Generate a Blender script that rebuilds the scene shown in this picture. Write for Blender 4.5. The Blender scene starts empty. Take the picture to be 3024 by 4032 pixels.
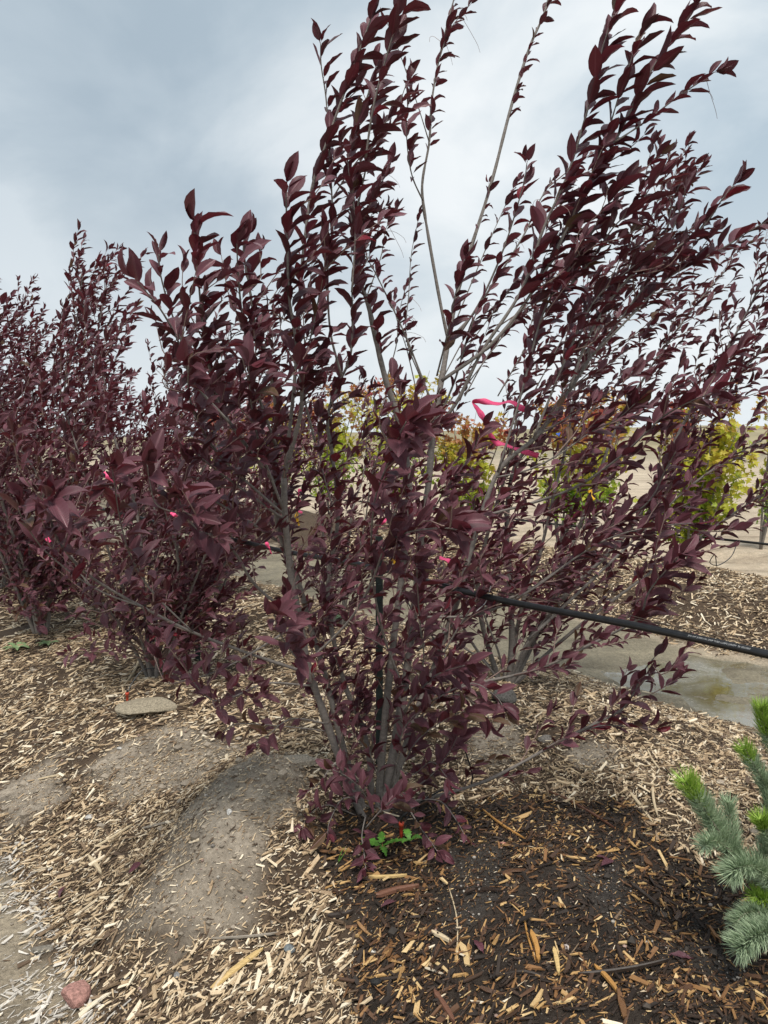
import bpy, math, random
import numpy as np
from mathutils import Vector, Matrix

random.seed(7)
RNG = np.random.default_rng(11)
scene = bpy.context.scene
col = scene.collection
R = math.radians

# ---------------------------------------------------------------- camera
CAM_H, PITCH, F = 1.6, R(6.1), 2795.0          # photograph is 3024 x 4032, focal length in its pixels
cam_d = bpy.data.cameras.new('camera')
cam = bpy.data.objects.new('camera', cam_d); col.objects.link(cam)
cam.location = (0, 0, CAM_H); cam.rotation_euler = (R(90) - PITCH, 0, 0)
cam_d.sensor_fit = 'VERTICAL'; cam_d.angle = 2 * math.atan(2016 / F)
cam_d.clip_start = 0.05; cam_d.clip_end = 3000
scene.camera = cam
CP, SP = math.cos(PITCH), math.sin(PITCH)

def at(px, py, Y):
    """point seen at photo pixel (px,py) that stands Y metres ahead"""
    rx, ry = (px - 1512) / F, (2016 - py) / F
    dy, dz = CP + ry * SP, -SP + ry * CP
    k = Y / dy
    return np.array([rx * k, Y, CAM_H + dz * k])

def on_plane(px, py, z=0.22):
    rx, ry = (px - 1512) / F, (2016 - py) / F
    dy, dz = CP + ry * SP, -SP + ry * CP
    k = (z - CAM_H) / dz
    return np.array([rx * k, dy * k, z])

def proj(p):
    p = np.asarray(p, float)
    y, z = p[..., 1], p[..., 2] - CAM_H
    d = y * CP - z * SP
    u = y * SP + z * CP
    d = np.where(d < 0.05, 0.05, d)
    return 1512 + F * p[..., 0] / d, 2016 - F * u / d, d

# ---------------------------------------------------------------- sky and light
SUN_EL, SUN_AZ = R(64), R(175)     # azimuth measured from +Y towards +X
w = bpy.data.worlds.new('World'); scene.world = w; w.use_nodes = True
nt = w.node_tree; N = nt.nodes; L = nt.links
for n in list(N): N.remove(n)

def nd(t, typ, **kw):
    n = t.nodes.new(typ)
    for k, v in kw.items(): setattr(n, k, v)
    return n

def setin(n, **kw):
    for k, v in kw.items(): n.inputs[k.replace('_', ' ')].default_value = v
    return n

def math_n(t, op, a, b=None, clamp=False):
    n = nd(t, 'ShaderNodeMath', operation=op, use_clamp=clamp)
    for i, v in enumerate((a, b)):
        if v is None: continue
        if isinstance(v, (int, float)): n.inputs[i].default_value = v
        else: t.links.new(v, n.inputs[i])
    return n.outputs[0]

def mixc(t, f, a, b, typ='MIX'):
    n = nd(t, 'ShaderNodeMix', data_type='RGBA', blend_type=typ)
    for i, v in ((0, f), (6, a), (7, b)):
        if isinstance(v, (int, float)): n.inputs[i].default_value = v
        elif isinstance(v, tuple): n.inputs[i].default_value = (*v, 1) if len(v) == 3 else v
        else: t.links.new(v, n.inputs[i])
    return n.outputs[2]

def ramp(t, fac, stops, interp='LINEAR'):
    n = nd(t, 'ShaderNodeValToRGB'); cr = n.color_ramp; cr.interpolation = interp
    while len(cr.elements) < len(stops): cr.elements.new(0.5)
    for e, (p, c) in zip(cr.elements, stops):
        e.position = p; e.color = (*c, 1) if len(c) == 3 else c
    t.links.new(fac, n.inputs[0]); return n.outputs[0]

def noise(t, vec, scale, detail=4, rough=0.55, dist=0.0):
    n = nd(t, 'ShaderNodeTexNoise'); setin(n, Scale=scale, Detail=detail, Roughness=rough, Distortion=dist)
    if vec is not None: t.links.new(vec, n.inputs['Vector'])
    return n.outputs['Fac']

out = nd(nt, 'ShaderNodeOutputWorld'); bg = nd(nt, 'ShaderNodeBackground')
sky = nd(nt, 'ShaderNodeTexSky', sky_type='NISHITA', sun_disc=False)
sky.sun_elevation = SUN_EL; sky.sun_rotation = SUN_AZ
sky.air_density = 1.2; sky.dust_density = 2.0
tc = nd(nt, 'ShaderNodeTexCoord')
sep = nd(nt, 'ShaderNodeSeparateXYZ'); L.new(tc.outputs['Generated'], sep.inputs[0])
zc = math_n(nt, 'ADD', math_n(nt, 'MAXIMUM', sep.outputs[2], 0.0), 0.45)
cx = math_n(nt, 'DIVIDE', sep.outputs[0], zc); cy = math_n(nt, 'DIVIDE', sep.outputs[1], zc)
cmb = nd(nt, 'ShaderNodeCombineXYZ'); L.new(cx, cmb.inputs[0]); L.new(cy, cmb.inputs[1])
mp = nd(nt, 'ShaderNodeMapping'); L.new(cmb.outputs[0], mp.inputs[0]); mp.inputs['Location'].default_value = (3.1, 1.7, 0)
n1 = noise(nt, mp.outputs[0], 2.3, 7, 0.53, 0.3)
n2 = noise(nt, mp.outputs[0], 0.55, 3, 0.5, 0.1)
# broken bright cloud towards +X, one smooth grey sheet towards -X
side = nd(nt, 'ShaderNodeMapRange', interpolation_type='SMOOTHSTEP'); setin(side, From_Min=-0.42, From_Max=0.40)
L.new(math_n(nt, 'ADD', sep.outputs[0], math_n(nt, 'MULTIPLY', math_n(nt, 'SUBTRACT', n2, 0.5), 0.7)), side.inputs['Value'])
detail = ramp(nt, n1, [(0.34, (1.85, 2.26, 2.6)), (0.44, (2.35, 2.7, 2.98)), (0.53, (3.0, 3.25, 3.42)), (0.64, (3.6, 3.74, 3.82))])
smooth = ramp(nt, n1, [(0.36, (1.55, 1.90, 2.22)), (0.50, (1.86, 2.2, 2.50)), (0.64, (2.4, 2.7, 2.95))])
cloud = mixc(nt, side.outputs[0], smooth, detail)
low = nd(nt, 'ShaderNodeMapRange', interpolation_type='SMOOTHSTEP'); setin(low, From_Min=0.0, From_Max=0.36, To_Min=0.8, To_Max=0.0)
L.new(sep.outputs[2], low.inputs['Value'])
cloud = mixc(nt, low.outputs[0], cloud, (3.2, 3.4, 3.5))
gap = ramp(nt, noise(nt, mp.outputs[0], 0.7, 5, 0.5), [(0.62, (0, 0, 0)), (0.75, (1, 1, 1))])
final = mixc(nt, math_n(nt, 'MULTIPLY', gap, 0.2), cloud, sky.outputs[0])
L.new(final, bg.inputs['Color']); bg.inputs['Strength'].default_value = 0.1
L.new(bg.outputs[0], out.inputs['Surface'])

sd = bpy.data.lights.new('sun', 'SUN'); sd.energy = 1.5; sd.angle = R(20); sd.color = (1.0, 0.94, 0.85)
sun = bpy.data.objects.new('sun', sd); col.objects.link(sun)
sdir = Vector((math.sin(SUN_AZ) * math.cos(SUN_EL), math.cos(SUN_AZ) * math.cos(SUN_EL), math.sin(SUN_EL)))
sun.rotation_euler = sdir.to_track_quat('Z', 'Y').to_euler()
scene.view_settings.view_transform = 'Standard'; scene.view_settings.look = 'None'
scene.view_settings.exposure = 1.40; scene.view_settings.gamma = 1.0; scene.view_settings.use_curve_mapping = False
scene.cycles.max_bounces = 8; scene.cycles.diffuse_bounces = 3; scene.cycles.transparent_max_bounces = 6

# ---------------------------------------------------------------- helpers: meshes, tags, materials
def tag(o, label=None, cat=None, group=None, kind=None):
    if label: o['label'] = label
    if cat: o['category'] = cat
    if group: o['group'] = group
    if kind: o['kind'] = kind
    return o

def mesh_np(name, V, faces, smooth=True, attrs=None, uv=None):
    """faces: list of index arrays (n,3) / (n,4); attrs: {name: point array (n,) or (n,3)}; uv: per-vertex (n,2)"""
    me = bpy.data.meshes.new(name)
    V = np.asarray(V, np.float32)
    faces = [np.asarray(f, np.int32) for f in faces if len(f)]
    loops = np.concatenate([f.ravel() for f in faces])
    sizes = np.concatenate([np.full(len(f), f.shape[1], np.int32) for f in faces])
    starts = np.concatenate([[0], np.cumsum(sizes)[:-1]]).astype(np.int32)
    me.vertices.add(len(V)); me.vertices.foreach_set('co', V.ravel())
    me.loops.add(len(loops)); me.loops.foreach_set('vertex_index', loops)
    me.polygons.add(len(sizes)); me.polygons.foreach_set('loop_start', starts)
    me.polygons.foreach_set('use_smooth', np.full(len(sizes), bool(smooth)))
    if uv is not None:
        ul = me.uv_layers.new(name='UVMap'); ul.data.foreach_set('uv', np.asarray(uv, np.float32)[loops].ravel())
    for k, a in (attrs or {}).items():
        a = np.asarray(a, np.float32)
        if a.ndim == 1:
            at_ = me.attributes.new(k, 'FLOAT', 'POINT'); at_.data.foreach_set('value', a)
        else:
            at_ = me.attributes.new(k, 'FLOAT_COLOR', 'POINT')
            at_.data.foreach_set('color', np.concatenate([a, np.ones((len(a), 1), np.float32)], 1).ravel())
    me.update(calc_edges=True); me.validate()
    return me

def obj(name, me, mat=None, parent=None, loc=None):
    o = bpy.data.objects.new(name, me); col.objects.link(o)
    if mat is not None and me is not None and not me.materials: me.materials.append(mat)
    if parent is not None: o.parent = parent
    if loc is not None: o.location = loc
    return o

def empty(name, loc):
    o = bpy.data.objects.new(name, None); col.objects.link(o); o.location = loc
    o.empty_display_size = 0.1
    return o

class MB:
    """collects vertex / face arrays"""
    def __init__(s): s.V = []; s.T = []; s.Q = []; s.n = 0; s.A = []
    def add(s, V, T=None, Q=None, a=0.0):
        V = np.asarray(V, float); s.V.append(V)
        if T is not None and len(T): s.T.append(np.asarray(T) + s.n)
        if Q is not None and len(Q): s.Q.append(np.asarray(Q) + s.n)
        s.A.append(np.full(len(V), a)); s.n += len(V)
    def mesh(s, name, origin=(0, 0, 0), smooth=True):
        V = np.concatenate(s.V) - np.asarray(origin)
        f = []
        if s.T: f.append(np.concatenate(s.T))
        if s.Q: f.append(np.concatenate(s.Q))
        return mesh_np(name, V, f, smooth, {'rnd': np.concatenate(s.A)})

def spline(P, n):
    """Catmull-Rom resample of P (k,d) to n points"""
    P = np.asarray(P, float); k = len(P)
    if k == 2: return P[0] + np.linspace(0, 1, n)[:, None] * (P[1] - P[0])
    E = np.concatenate([[2 * P[0] - P[1]], P, [2 * P[-1] - P[-2]]])
    t = np.linspace(0, k - 1 - 1e-9, n); i = t.astype(int); f = (t - i)[:, None]
    a, b, c, d = E[i], E[i + 1], E[i + 2], E[i + 3]
    return 0.5 * (2 * b + (c - a) * f + (2 * a - 5 * b + 4 * c - d) * f ** 2 + (3 * b - a - 3 * c + d) * f ** 3)

def unit(v): 
    v = np.asarray(v, float); return v / max(1e-9, np.linalg.norm(v))

def tube(P, r, ns=6, cap=True):
    P = np.asarray(P, float); n = len(P); r = np.broadcast_to(np.asarray(r, float), (n,))
    T = np.gradient(P, axis=0); T /= np.maximum(1e-9, np.linalg.norm(T, axis=1))[:, None]
    ref = np.array([0, 0, 1.0]) if abs(T[0][2]) < 0.9 else np.array([1.0, 0, 0])
    U = np.zeros_like(P); u = unit(np.cross(T[0], ref))
    for i in range(n):
        u = unit(u - T[i] * np.dot(u, T[i])); U[i] = u
    W = np.cross(T, U)
    a = np.linspace(0, 2 * np.pi, ns, endpoint=False)
    V = (P[:, None] + r[:, None, None] * (np.cos(a)[None, :, None] * U[:, None] + np.sin(a)[None, :, None] * W[:, None])).reshape(-1, 3)
    i, j = np.meshgrid(np.arange(n - 1), np.arange(ns), indexing='ij')
    j2 = (j + 1) % ns
    Q = np.stack([i * ns + j, i * ns + j2, (i + 1) * ns + j2, (i + 1) * ns + j], -1).reshape(-1, 4)
    Tr = []
    if cap:
        V = np.concatenate([V, [P[0]], [P[-1]]]); a0, a1 = n * ns, n * ns + 1
        for k in range(ns):
            Tr.append((a0, (k + 1) % ns, k)); Tr.append((a1, (n - 1) * ns + k, (n - 1) * ns + (k + 1) % ns))
    return V, Tr, Q

# numpy value noise for terrain
_PERM = np.random.default_rng(3).random((256, 256))
def vnoise(x, y, s=1.0, o=0):
    x = np.asarray(x, float) * s + 17.3 * o + 1000; y = np.asarray(y, float) * s + 9.1 * o + 1000
    xi, yi = np.floor(x).astype(int), np.floor(y).astype(int); fx, fy = x - xi, y - yi
    fx = fx * fx * (3 - 2 * fx); fy = fy * fy * (3 - 2 * fy)
    g = lambda a, b: _PERM[a & 255, b & 255]
    return (g(xi, yi) * (1 - fx) + g(xi + 1, yi) * fx) * (1 - fy) + (g(xi, yi + 1) * (1 - fx) + g(xi + 1, yi + 1) * fx) * fy
def fbm(x, y, s, oct=4, o=0):
    v, a, tot = 0, 1.0, 0
    for k in range(oct): v = v + a * vnoise(x, y, s * 2 ** k, o + k); tot += a; a *= 0.5
    return v / tot
def sstep(a, b, x):
    t = np.clip((np.asarray(x, float) - a) / (b - a), 0, 1); return t * t * (3 - 2 * t)

def new_mat(name):
    m = bpy.data.materials.new(name); m.use_nodes = True
    t = m.node_tree; b = t.nodes['Principled BSDF']
    return m, t, b

def bump(t, b, h, strength=0.3, dist=0.01):
    n = nd(t, 'ShaderNodeBump'); setin(n, Strength=strength, Distance=dist)
    t.links.new(h, n.inputs['Height']); t.links.new(n.outputs[0], b.inputs['Normal'])

def attr(t, name, out='Fac'):
    n = nd(t, 'ShaderNodeAttribute', attribute_name=name); return n.outputs[out]

def obj_random(t): return nd(t, 'ShaderNodeObjectInfo').outputs['Random']

def leaf_material(name, top, under, sheen_rough=0.42, accents=True):
    m, t, b = new_mat(name)
    f = math_n(t, 'FRACT', math_n(t, 'ADD', attr(t, 'rnd'), obj_random(t)))
    g = nd(t, 'ShaderNodeNewGeometry')
    tint = ramp(t, f, [(0.0, tuple(c * 0.55 for c in top)), (0.5, top), (0.72, (top[0] * 1.7, top[1] * 1.2, top[2] * 1.2)), (0.9, (top[0] * 1.5, top[1] * 1.9, top[2] * 1.8)), (1.0, (top[0] * 2.0, top[1] * 2.6, top[2] * 2.5))])
    tn = ramp(t, f, [(0.0, tuple(c * 0.7 for c in under)), (1.0, tuple(c * 1.35 for c in under))])
    c = mixc(t, g.outputs['Backfacing'], tint, tn)
    if accents:
        cls = attr(t, 'cls')
        c = mixc(t, math_n(t, 'COMPARE', cls, 1.0), c, (0.20, 0.012, 0.026))
        c = mixc(t, math_n(t, 'COMPARE', cls, 2.0), c, (0.115, 0.068, 0.035))
        for n in t.nodes:
            if n.type == 'MATH' and n.operation == 'COMPARE': n.inputs[2].default_value = 0.1
    # veins: lateral ribs sloping from the midrib
    uv = nd(t, 'ShaderNodeUVMap'); s = nd(t, 'ShaderNodeSeparateXYZ'); t.links.new(uv.outputs[0], s.inputs[0])
    av = math_n(t, 'ABSOLUTE', math_n(t, 'SUBTRACT', s.outputs[1], 0.5))
    ph = math_n(t, 'MULTIPLY', math_n(t, 'SUBTRACT', s.outputs[0], math_n(t, 'MULTIPLY', av, 0.75)), 62.0)
    rib = math_n(t, 'POWER', math_n(t, 'ABSOLUTE', math_n(t, 'SINE', ph)), 0.6)
    mid = math_n(t, 'MINIMUM', math_n(t, 'MULTIPLY', av, 14.0), 1.0)
    h = math_n(t, 'MULTIPLY', rib, mid)
    bump(t, b, h, 0.5, 0.003)
    vein = math_n(t, 'SUBTRACT', 1.0, mid)
    c = mixc(t, math_n(t, 'MULTIPLY', vein, 0.5), c, (under[0] * 1.6, under[1] * 1.5, under[2] * 1.5))
    t.links.new(c, b.inputs['Base Color'])
    setin(b, Roughness=sheen_rough); b.inputs['Specular IOR Level'].default_value = 0.46
    # thin blade: some light comes through
    tr = nd(t, 'ShaderNodeBsdfTranslucent'); t.links.new(mixc(t, 0.6, c, (top[0] * 2.2, top[1] * 1.2, top[2] * 1.2)), tr.inputs['Color'])
    mx = nd(t, 'ShaderNodeMixShader'); mx.inputs[0].default_value = 0.18
    t.links.new(b.outputs[0], mx.inputs[1]); t.links.new(tr.outputs[0], mx.inputs[2])
    t.links.new(mx.outputs[0], t.nodes['Material Output'].inputs['Surface'])
    return m

def bark_material(name, c0, c1, scale=60):
    m, t, b = new_mat(name)
    tc = nd(t, 'ShaderNodeTexCoord')
    mp = nd(t, 'ShaderNodeMapping'); t.links.new(tc.outputs['Object'], mp.inputs[0]); mp.inputs['Scale'].default_value = (1, 1, 2.2)
    f = noise(t, mp.outputs[0], scale, 5, 0.65)
    v = nd(t, 'ShaderNodeTexVoronoi'); setin(v, Scale=scale * 2.0); t.links.new(mp.outputs[0], v.inputs['Vector'])
    spot = ramp(t, v.outputs['Distance'], [(0.08, (1, 1, 1)), (0.16, (0, 0, 0))])
    c = ramp(t, f, [(0.3, c0), (0.68, c1)])
    big = noise(t, tc.outputs['Object'], 7, 3)
    c = mixc(t, math_n(t, 'MULTIPLY', big, 0.6), c, tuple(x * 0.55 for x in c0))
    c = mixc(t, math_n(t, 'MULTIPLY', spot, 0.45), c, tuple(min(1, x * 1.7) for x in c1))
    t.links.new(c, b.inputs['Base Color']); setin(b, Roughness=0.75); bump(t, b, f, 0.5, 0.003)
    return m

def plain(name, c, rough=0.5, var=0.25, scale=30, spec=0.4, bumpk=0.15):
    m, t, b = new_mat(name)
    tc = nd(t, 'ShaderNodeTexCoord'); f = noise(t, tc.outputs['Object'], scale, 4)
    cc = ramp(t, f, [(0.25, tuple(x * (1 - var) for x in c)), (0.75, tuple(min(1, x * (1 + var)) for x in c))])
    t.links.new(cc, b.inputs['Base Color']); setin(b, Roughness=rough); b.inputs['Specular IOR Level'].default_value = spec
    if bumpk: bump(t, b, f, bumpk, 0.004)
    return m

def wood_material(name, stops, rough=0.8):
    """chip colour from the object's random number or the mesh attribute rnd"""
    m, t, b = new_mat(name)
    f = math_n(t, 'FRACT', math_n(t, 'ADD', attr(t, 'rnd'), obj_random(t)))
    c = ramp(t, f, stops)
    tc = nd(t, 'ShaderNodeTexCoord')
    mp = nd(t, 'ShaderNodeMapping'); t.links.new(tc.outputs['Object'], mp.inputs[0]); mp.inputs['Scale'].default_value = (25, 260, 120)
    g = noise(t, mp.outputs[0], 1.0, 4, 0.7)
    c = mixc(t, math_n(t, 'MULTIPLY', ramp(t, g, [(0.35, (1, 1, 1)), (0.62, (0, 0, 0))]), 0.55), c, mixc(t, 1.0, c, (0.45, 0.38, 0.32), 'MULTIPLY'))
    t.links.new(c, b.inputs['Base Color']); setin(b, Roughness=rough); bump(t, b, g, 0.5, 0.002)
    return m

M = {}
M['leaf'] = leaf_material('purple leaf', (0.086, 0.0195, 0.030), (0.132, 0.050, 0.066), 0.38)
M['maple_leaf'] = None
M['bark'] = bark_material('grey bark', (0.145, 0.128, 0.116), (0.30, 0.27, 0.25))
M['twig'] = bark_material('brown twig', (0.22, 0.135, 0.115), (0.38, 0.28, 0.25), 90)
DRY = [(0.0, (0.055, 0.034, 0.021)), (0.22, (0.13, 0.085, 0.052)), (0.36, (0.25, 0.175, 0.108)), (0.52, (0.43, 0.315, 0.195)), (0.72, (0.60, 0.465, 0.30)), (0.88, (0.72, 0.595, 0.42)), (1.0, (0.82, 0.73, 0.57))]
WET = [(0.0, (0.016, 0.010, 0.007)), (0.38, (0.042, 0.024, 0.015)), (0.60, (0.105, 0.050, 0.024)), (0.76, (0.24, 0.120, 0.045)), (0.90, (0.50, 0.31, 0.12)), (1.0, (0.68, 0.51, 0.27))]
M['chip_dry'] = wood_material('dry wood', DRY)
M['chip_wet'] = wood_material('wet wood', WET, 0.5)

def chipmass_material(name, rough):
    m, t, b = new_mat(name)
    c = attr(t, 'col', 'Color')
    tc = nd(t, 'ShaderNodeTexCoord'); g = noise(t, tc.outputs['Object'], 220, 3, 0.7)
    c = mixc(t, math_n(t, 'MULTIPLY', ramp(t, g, [(0.4, (1, 1, 1)), (0.6, (0, 0, 0))]), 0.4), c, mixc(t, 1.0, c, (0.5, 0.44, 0.38), 'MULTIPLY'))
    t.links.new(c, b.inputs['Base Color']); setin(b, Roughness=rough); bump(t, b, g, 0.4, 0.002)
    return m
M['chips'] = chipmass_material('mulch chips', 0.75)
M['pipe'] = plain('black polyethylene', (0.012, 0.013, 0.015), 0.38, 0.4, 40, 0.5, 0.08)
M['print'] = plain('faded white print', (0.42, 0.43, 0.44), 0.7, 0.5, 300, 0.2, 0)
M['wire'] = plain('rusted wire', (0.06, 0.045, 0.035), 0.7)
M['pink'] = plain('pink flagging', (0.84, 0.09, 0.24), 0.55, 0.12, 60, 0.4, 0.1)
M['yellow'] = plain('yellow flagging', (0.80, 0.44, 0.02), 0.55, 0.15, 60, 0.4, 0.1)
M['blue'] = plain('blue flagging', (0.02, 0.09, 0.45), 0.5)
M['post'] = plain('dark green steel', (0.018, 0.028, 0.026), 0.5, 0.4, 50, 0.5, 0.2)
M['redplastic'] = plain('red plastic', (0.42, 0.055, 0.025), 0.45, 0.2, 40)
M['whiteplastic'] = plain('white plastic', (0.75, 0.75, 0.75), 0.4, 0.05, 40)
M['weed'] = plain('weed green', (0.10, 0.26, 0.035), 0.5, 0.45, 60)
M['weed_grey'] = plain('grey green weed', (0.16, 0.24, 0.11), 0.6, 0.4, 60)

# ---------------------------------------------------------------- terrain
P0 = at(1480, 3200, 2.45)                       # foot of the main tree
DS, DT = np.array([-0.65, 0.76]), np.array([0.76, 0.65])   # along / across the planting rows
def st(x, y):
    dx, dy = np.asarray(x, float) - P0[0], np.asarray(y, float) - P0[1]
    return dx * DS[0] + dy * DS[1], dx * DT[0] + dy * DT[1]
def xy(s, t): return P0[0] + s * DS[0] + t * DT[0], P0[1] + s * DS[1] + t * DT[1]

def H(x, y):
    x = np.asarray(x, float); y = np.asarray(y, float)
    s, t = st(x, y)
    wob = (fbm(x, y, 1.1, 3, 5) - 0.5) * 0.34
    tt = t + wob
    m1 = sstep(-1.12, -0.15, tt) * (1 - sstep(1.25, 2.48, tt))
    m2 = sstep(3.78, 4.6, tt) * (1 - sstep(5.2, 6.5, tt))
    m3 = sstep(7.6, 8.2, tt) * (1 - sstep(8.8, 9.6, tt)) * 0.5
    near = np.exp(-((np.hypot(x, y - 4) / 14.0) ** 4))
    h = 0.245 * m1 + (0.30 * m2 + 0.18 * m3) * np.exp(-(np.abs(s - 3) / 26.0) ** 4)
    trough = sstep(2.2, 2.7, tt) * (1 - sstep(3.5, 3.95, tt))
    h = h - 0.045 * trough + trough * ((fbm(x, y, 2.3, 4, 61) - 0.5) * 0.075)
    h = h + 0.06 * sstep(0.3, 1.6, s) * trough
    mound = np.clip(m1 + m2, 0, 1)
    h = h + mound * ((fbm(x, y, 1.7, 3, 9) - 0.5) * 0.10 + (fbm(x, y, 7.0, 3, 2) - 0.5) * 0.030)
    h = h + near * (fbm(x, y, 5.0, 4, 21) - 0.5) * (0.016 + 0.02 * mound)
    # bare hump running from the tree towards the near left, hollow under the drip emitter
    for (px, py, a, sg) in HUMPS:
        q = HP[(px, py)]
        h = h + a * np.exp(-((x - q[0]) ** 2 + (y - q[1]) ** 2) / (2 * sg * sg))
    far = sstep(12, 60, np.hypot(x, y))
    h = h + far * (fbm(x, y, 0.03, 4, 33) - 0.5) * 1.2
    return h
HUMPS = [(1020, 3200, 0.13, 0.20), (840, 3360, 0.12, 0.19), (660, 3510, 0.07, 0.15), (1500, 3330, -0.035, 0.18), (560, 3180, -0.03, 0.25),
         (1650, 3650, -0.02, 0.2), (2250, 3550, 0.035, 0.22), (640, 2740, 0.02, 0.2), (2300, 3020, 0.03, 0.3)]
HP = {(a, b): on_plane(a, b, 0.22) for a, b, _, _ in HUMPS}

def poly_dist(x, y, poly):
    """positive inside, in metres"""
    x = np.asarray(x, float); y = np.asarray(y, float); d = np.full(x.shape, 1e9); ins = np.zeros(x.shape, bool)
    n = len(poly)
    for i in range(n):
        ax, ay = poly[i]; bx, by = poly[(i + 1) % n]
        ex, ey = bx - ax, by - ay
        k = np.clip(((x - ax) * ex + (y - ay) * ey) / (ex * ex + ey * ey + 1e-12), 0, 1)
        d = np.minimum(d, np.hypot(x - ax - k * ex, y - ay - k * ey))
        c = ((ay > y) != (by > y)) & (x < (bx - ax) * (y - ay) / (by - ay + 1e-12) + ax)
        ins ^= c
    return np.where(ins, d, -d)
def gpoly(pts, z=0.22): return [tuple(on_plane(px, py, z)[:2]) for px, py in pts]
WETP = gpoly([(1230, 3360), (1330, 3220), (1500, 3160), (1800, 3190), (2150, 3170), (2480, 3230), (2680, 3360), (2850, 3480), (3200, 3560), (3600, 4032), (3200, 4700), (1750, 4700), (1430, 4050), (1330, 3800), (1380, 3620), (1250, 3470)])
SOILP = [gpoly(p) for p in (
    [(500, 3560), (600, 3400), (800, 3210), (1010, 3080), (1180, 3090), (1230, 3260), (1120, 3450), (940, 3600), (700, 3670)],
    [(300, 2960), (650, 2880), (1010, 2960), (820, 3070), (420, 3080)],
    [(1790, 2880), (2050, 2840), (2080, 2990), (1860, 3060)],
    [(1790, 3360), (1930, 3370), (1950, 3560), (1880, 3680), (1770, 3620)],
    [(2200, 3480), (2420, 3470), (2500, 3590), (2380, 3660)],
    [(2250, 2960), (2480, 2980), (2420, 3060), (2260, 3050)],
    [(2480, 3760), (2800, 3740), (3060, 3820), (2900, 3960)],
    [(0, 2960), (200, 2900), (260, 3020), (40, 3100)])]
def zones(x, y):
    s, t = st(x, y)
    n = (fbm(x, y, 6.0, 3, 40) - 0.5)
    tt = t + (fbm(x, y, 1.1, 3, 5) - 0.5) * 0.34 + n * 0.16
    mulch = np.clip(sstep(-1.08, -0.98, tt) * (1 - sstep(2.28, 2.42, tt)) + sstep(3.72, 3.9, tt) * (1 - sstep(6.2, 6.5, tt)) * np.exp(-(np.abs(s - 3) / 26.0) ** 6), 0, 1)
    wet = sstep(-0.05, 0.05, poly_dist(x, y, WETP) + n * 0.22)
    soil = np.zeros(np.shape(x))
    for p in SOILP: soil = np.maximum(soil, sstep(-0.045, 0.055, poly_dist(x, y, p) + n * 0.20))
    trough = sstep(2.25, 2.5, tt) * (1 - sstep(3.6, 3.85, tt))
    return mulch, wet, soil, trough, tt

def grid_axis(a, b, step, lo, hi, k):
    c = np.arange(a, b + 1e-6, step)
    left = a - np.geomspace(step * 1.5, a - lo, k)[::-1]; right = b + np.geomspace(step * 1.5, hi - b, k)
    return np.concatenate([left, c, right])
gx = grid_axis(-3.6, 4.4, 0.032, -900, 900, 60); gy = grid_axis(1.0, 8.6, 0.032, -60, 1500, 60)
X, Y = np.meshgrid(gx, gy); Z = H(X, Y)
mul, wet, soil, tro, ttz = zones(X, Y)
nlo, nhi = fbm(X, Y, 2.2, 4, 50), fbm(X, Y, 14.0, 3, 60)
def mixv(a, b, f): return np.asarray(a) * (1 - f[..., None]) + np.asarray(b) * f[..., None]
sand = mixv((0.42, 0.34, 0.25), (0.56, 0.475, 0.365), nlo)
sand = mixv(sand, (0.20, 0.18, 0.125), np.clip(tro + 0.5 * (ttz < -0.95) * (np.abs(X) < 8), 0, 1) * 0.85)
c = mixv(sand, (0.085, 0.058, 0.038), mul)
dry_soil = mixv((0.20, 0.168, 0.132), (0.43, 0.37, 0.295), np.clip((nhi - .5) * 1.5 + .5 + (nlo - .5) * .6, 0, 1))
c = mixv(c, dry_soil, soil * mul)
wets = mixv((0.022, 0.016, 0.012), (0.055, 0.042, 0.033), nhi)
c = mixv(c, wets, wet * mul)
c = mixv(c, (0.06, 0.053, 0.047), wet * mul * soil * 0.7)
farg = sstep(25, 70, np.hypot(X, Y))
c = mixv(c, mixv((0.27, 0.235, 0.165), (0.36, 0.31, 0.22), fbm(X, Y, 0.05, 3, 70)), farg)
nx_, ny_ = len(gx), len(gy)
I = np.arange(nx_ * ny_).reshape(ny_, nx_)
Qs = np.stack([I[:-1, :-1], I[:-1, 1:], I[1:, 1:], I[1:, :-1]], -1).reshape(-1, 4)
wetness = np.clip(wet * mul + tro * 0.8, 0, 1)
gm, t, b = new_mat('soil and mulch ground')
cc = attr(t, 'col', 'Color'); wv = attr(t, 'wetness')
geo = nd(t, 'ShaderNodeNewGeometry')
f1 = noise(t, geo.outputs['Position'], 55, 6, 0.7); f2 = noise(t, geo.outputs['Position'], 9, 4, 0.6)
vo = nd(t, 'ShaderNodeTexVoronoi'); setin(vo, Scale=85, Randomness=1.0); t.links.new(geo.outputs['Position'], vo.inputs['Vector'])
peb = ramp(t, vo.outputs['Distance'], [(0.12, (1, 1, 1)), (0.26, (0, 0, 0))])
pick = ramp(t, nd(t, 'ShaderNodeSeparateColor').outputs[0], [(0.0, (0, 0, 0)), (1.0, (1, 1, 1))])
sepc = [n for n in t.nodes if n.type == 'SEPARATE_COLOR'][0]; t.links.new(vo.outputs['Color'], sepc.inputs[0])
pm = math_n(t, 'MULTIPLY', peb, math_n(t, 'GREATER_THAN', sepc.outputs[0], 0.72))
cc = mixc(t, 1.0, cc, ramp(t, f1, [(0.25, (0.55, 0.54, 0.53)), (0.7, (1.3, 1.3, 1.3))]), 'MULTIPLY')
cc = mixc(t, 0.7, cc, mixc(t, 1.0, cc, ramp(t, f2, [(0.3, (0.7, 0.7, 0.7)), (0.7, (1.2, 1.2, 1.2))]), 'MULTIPLY'))
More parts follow.
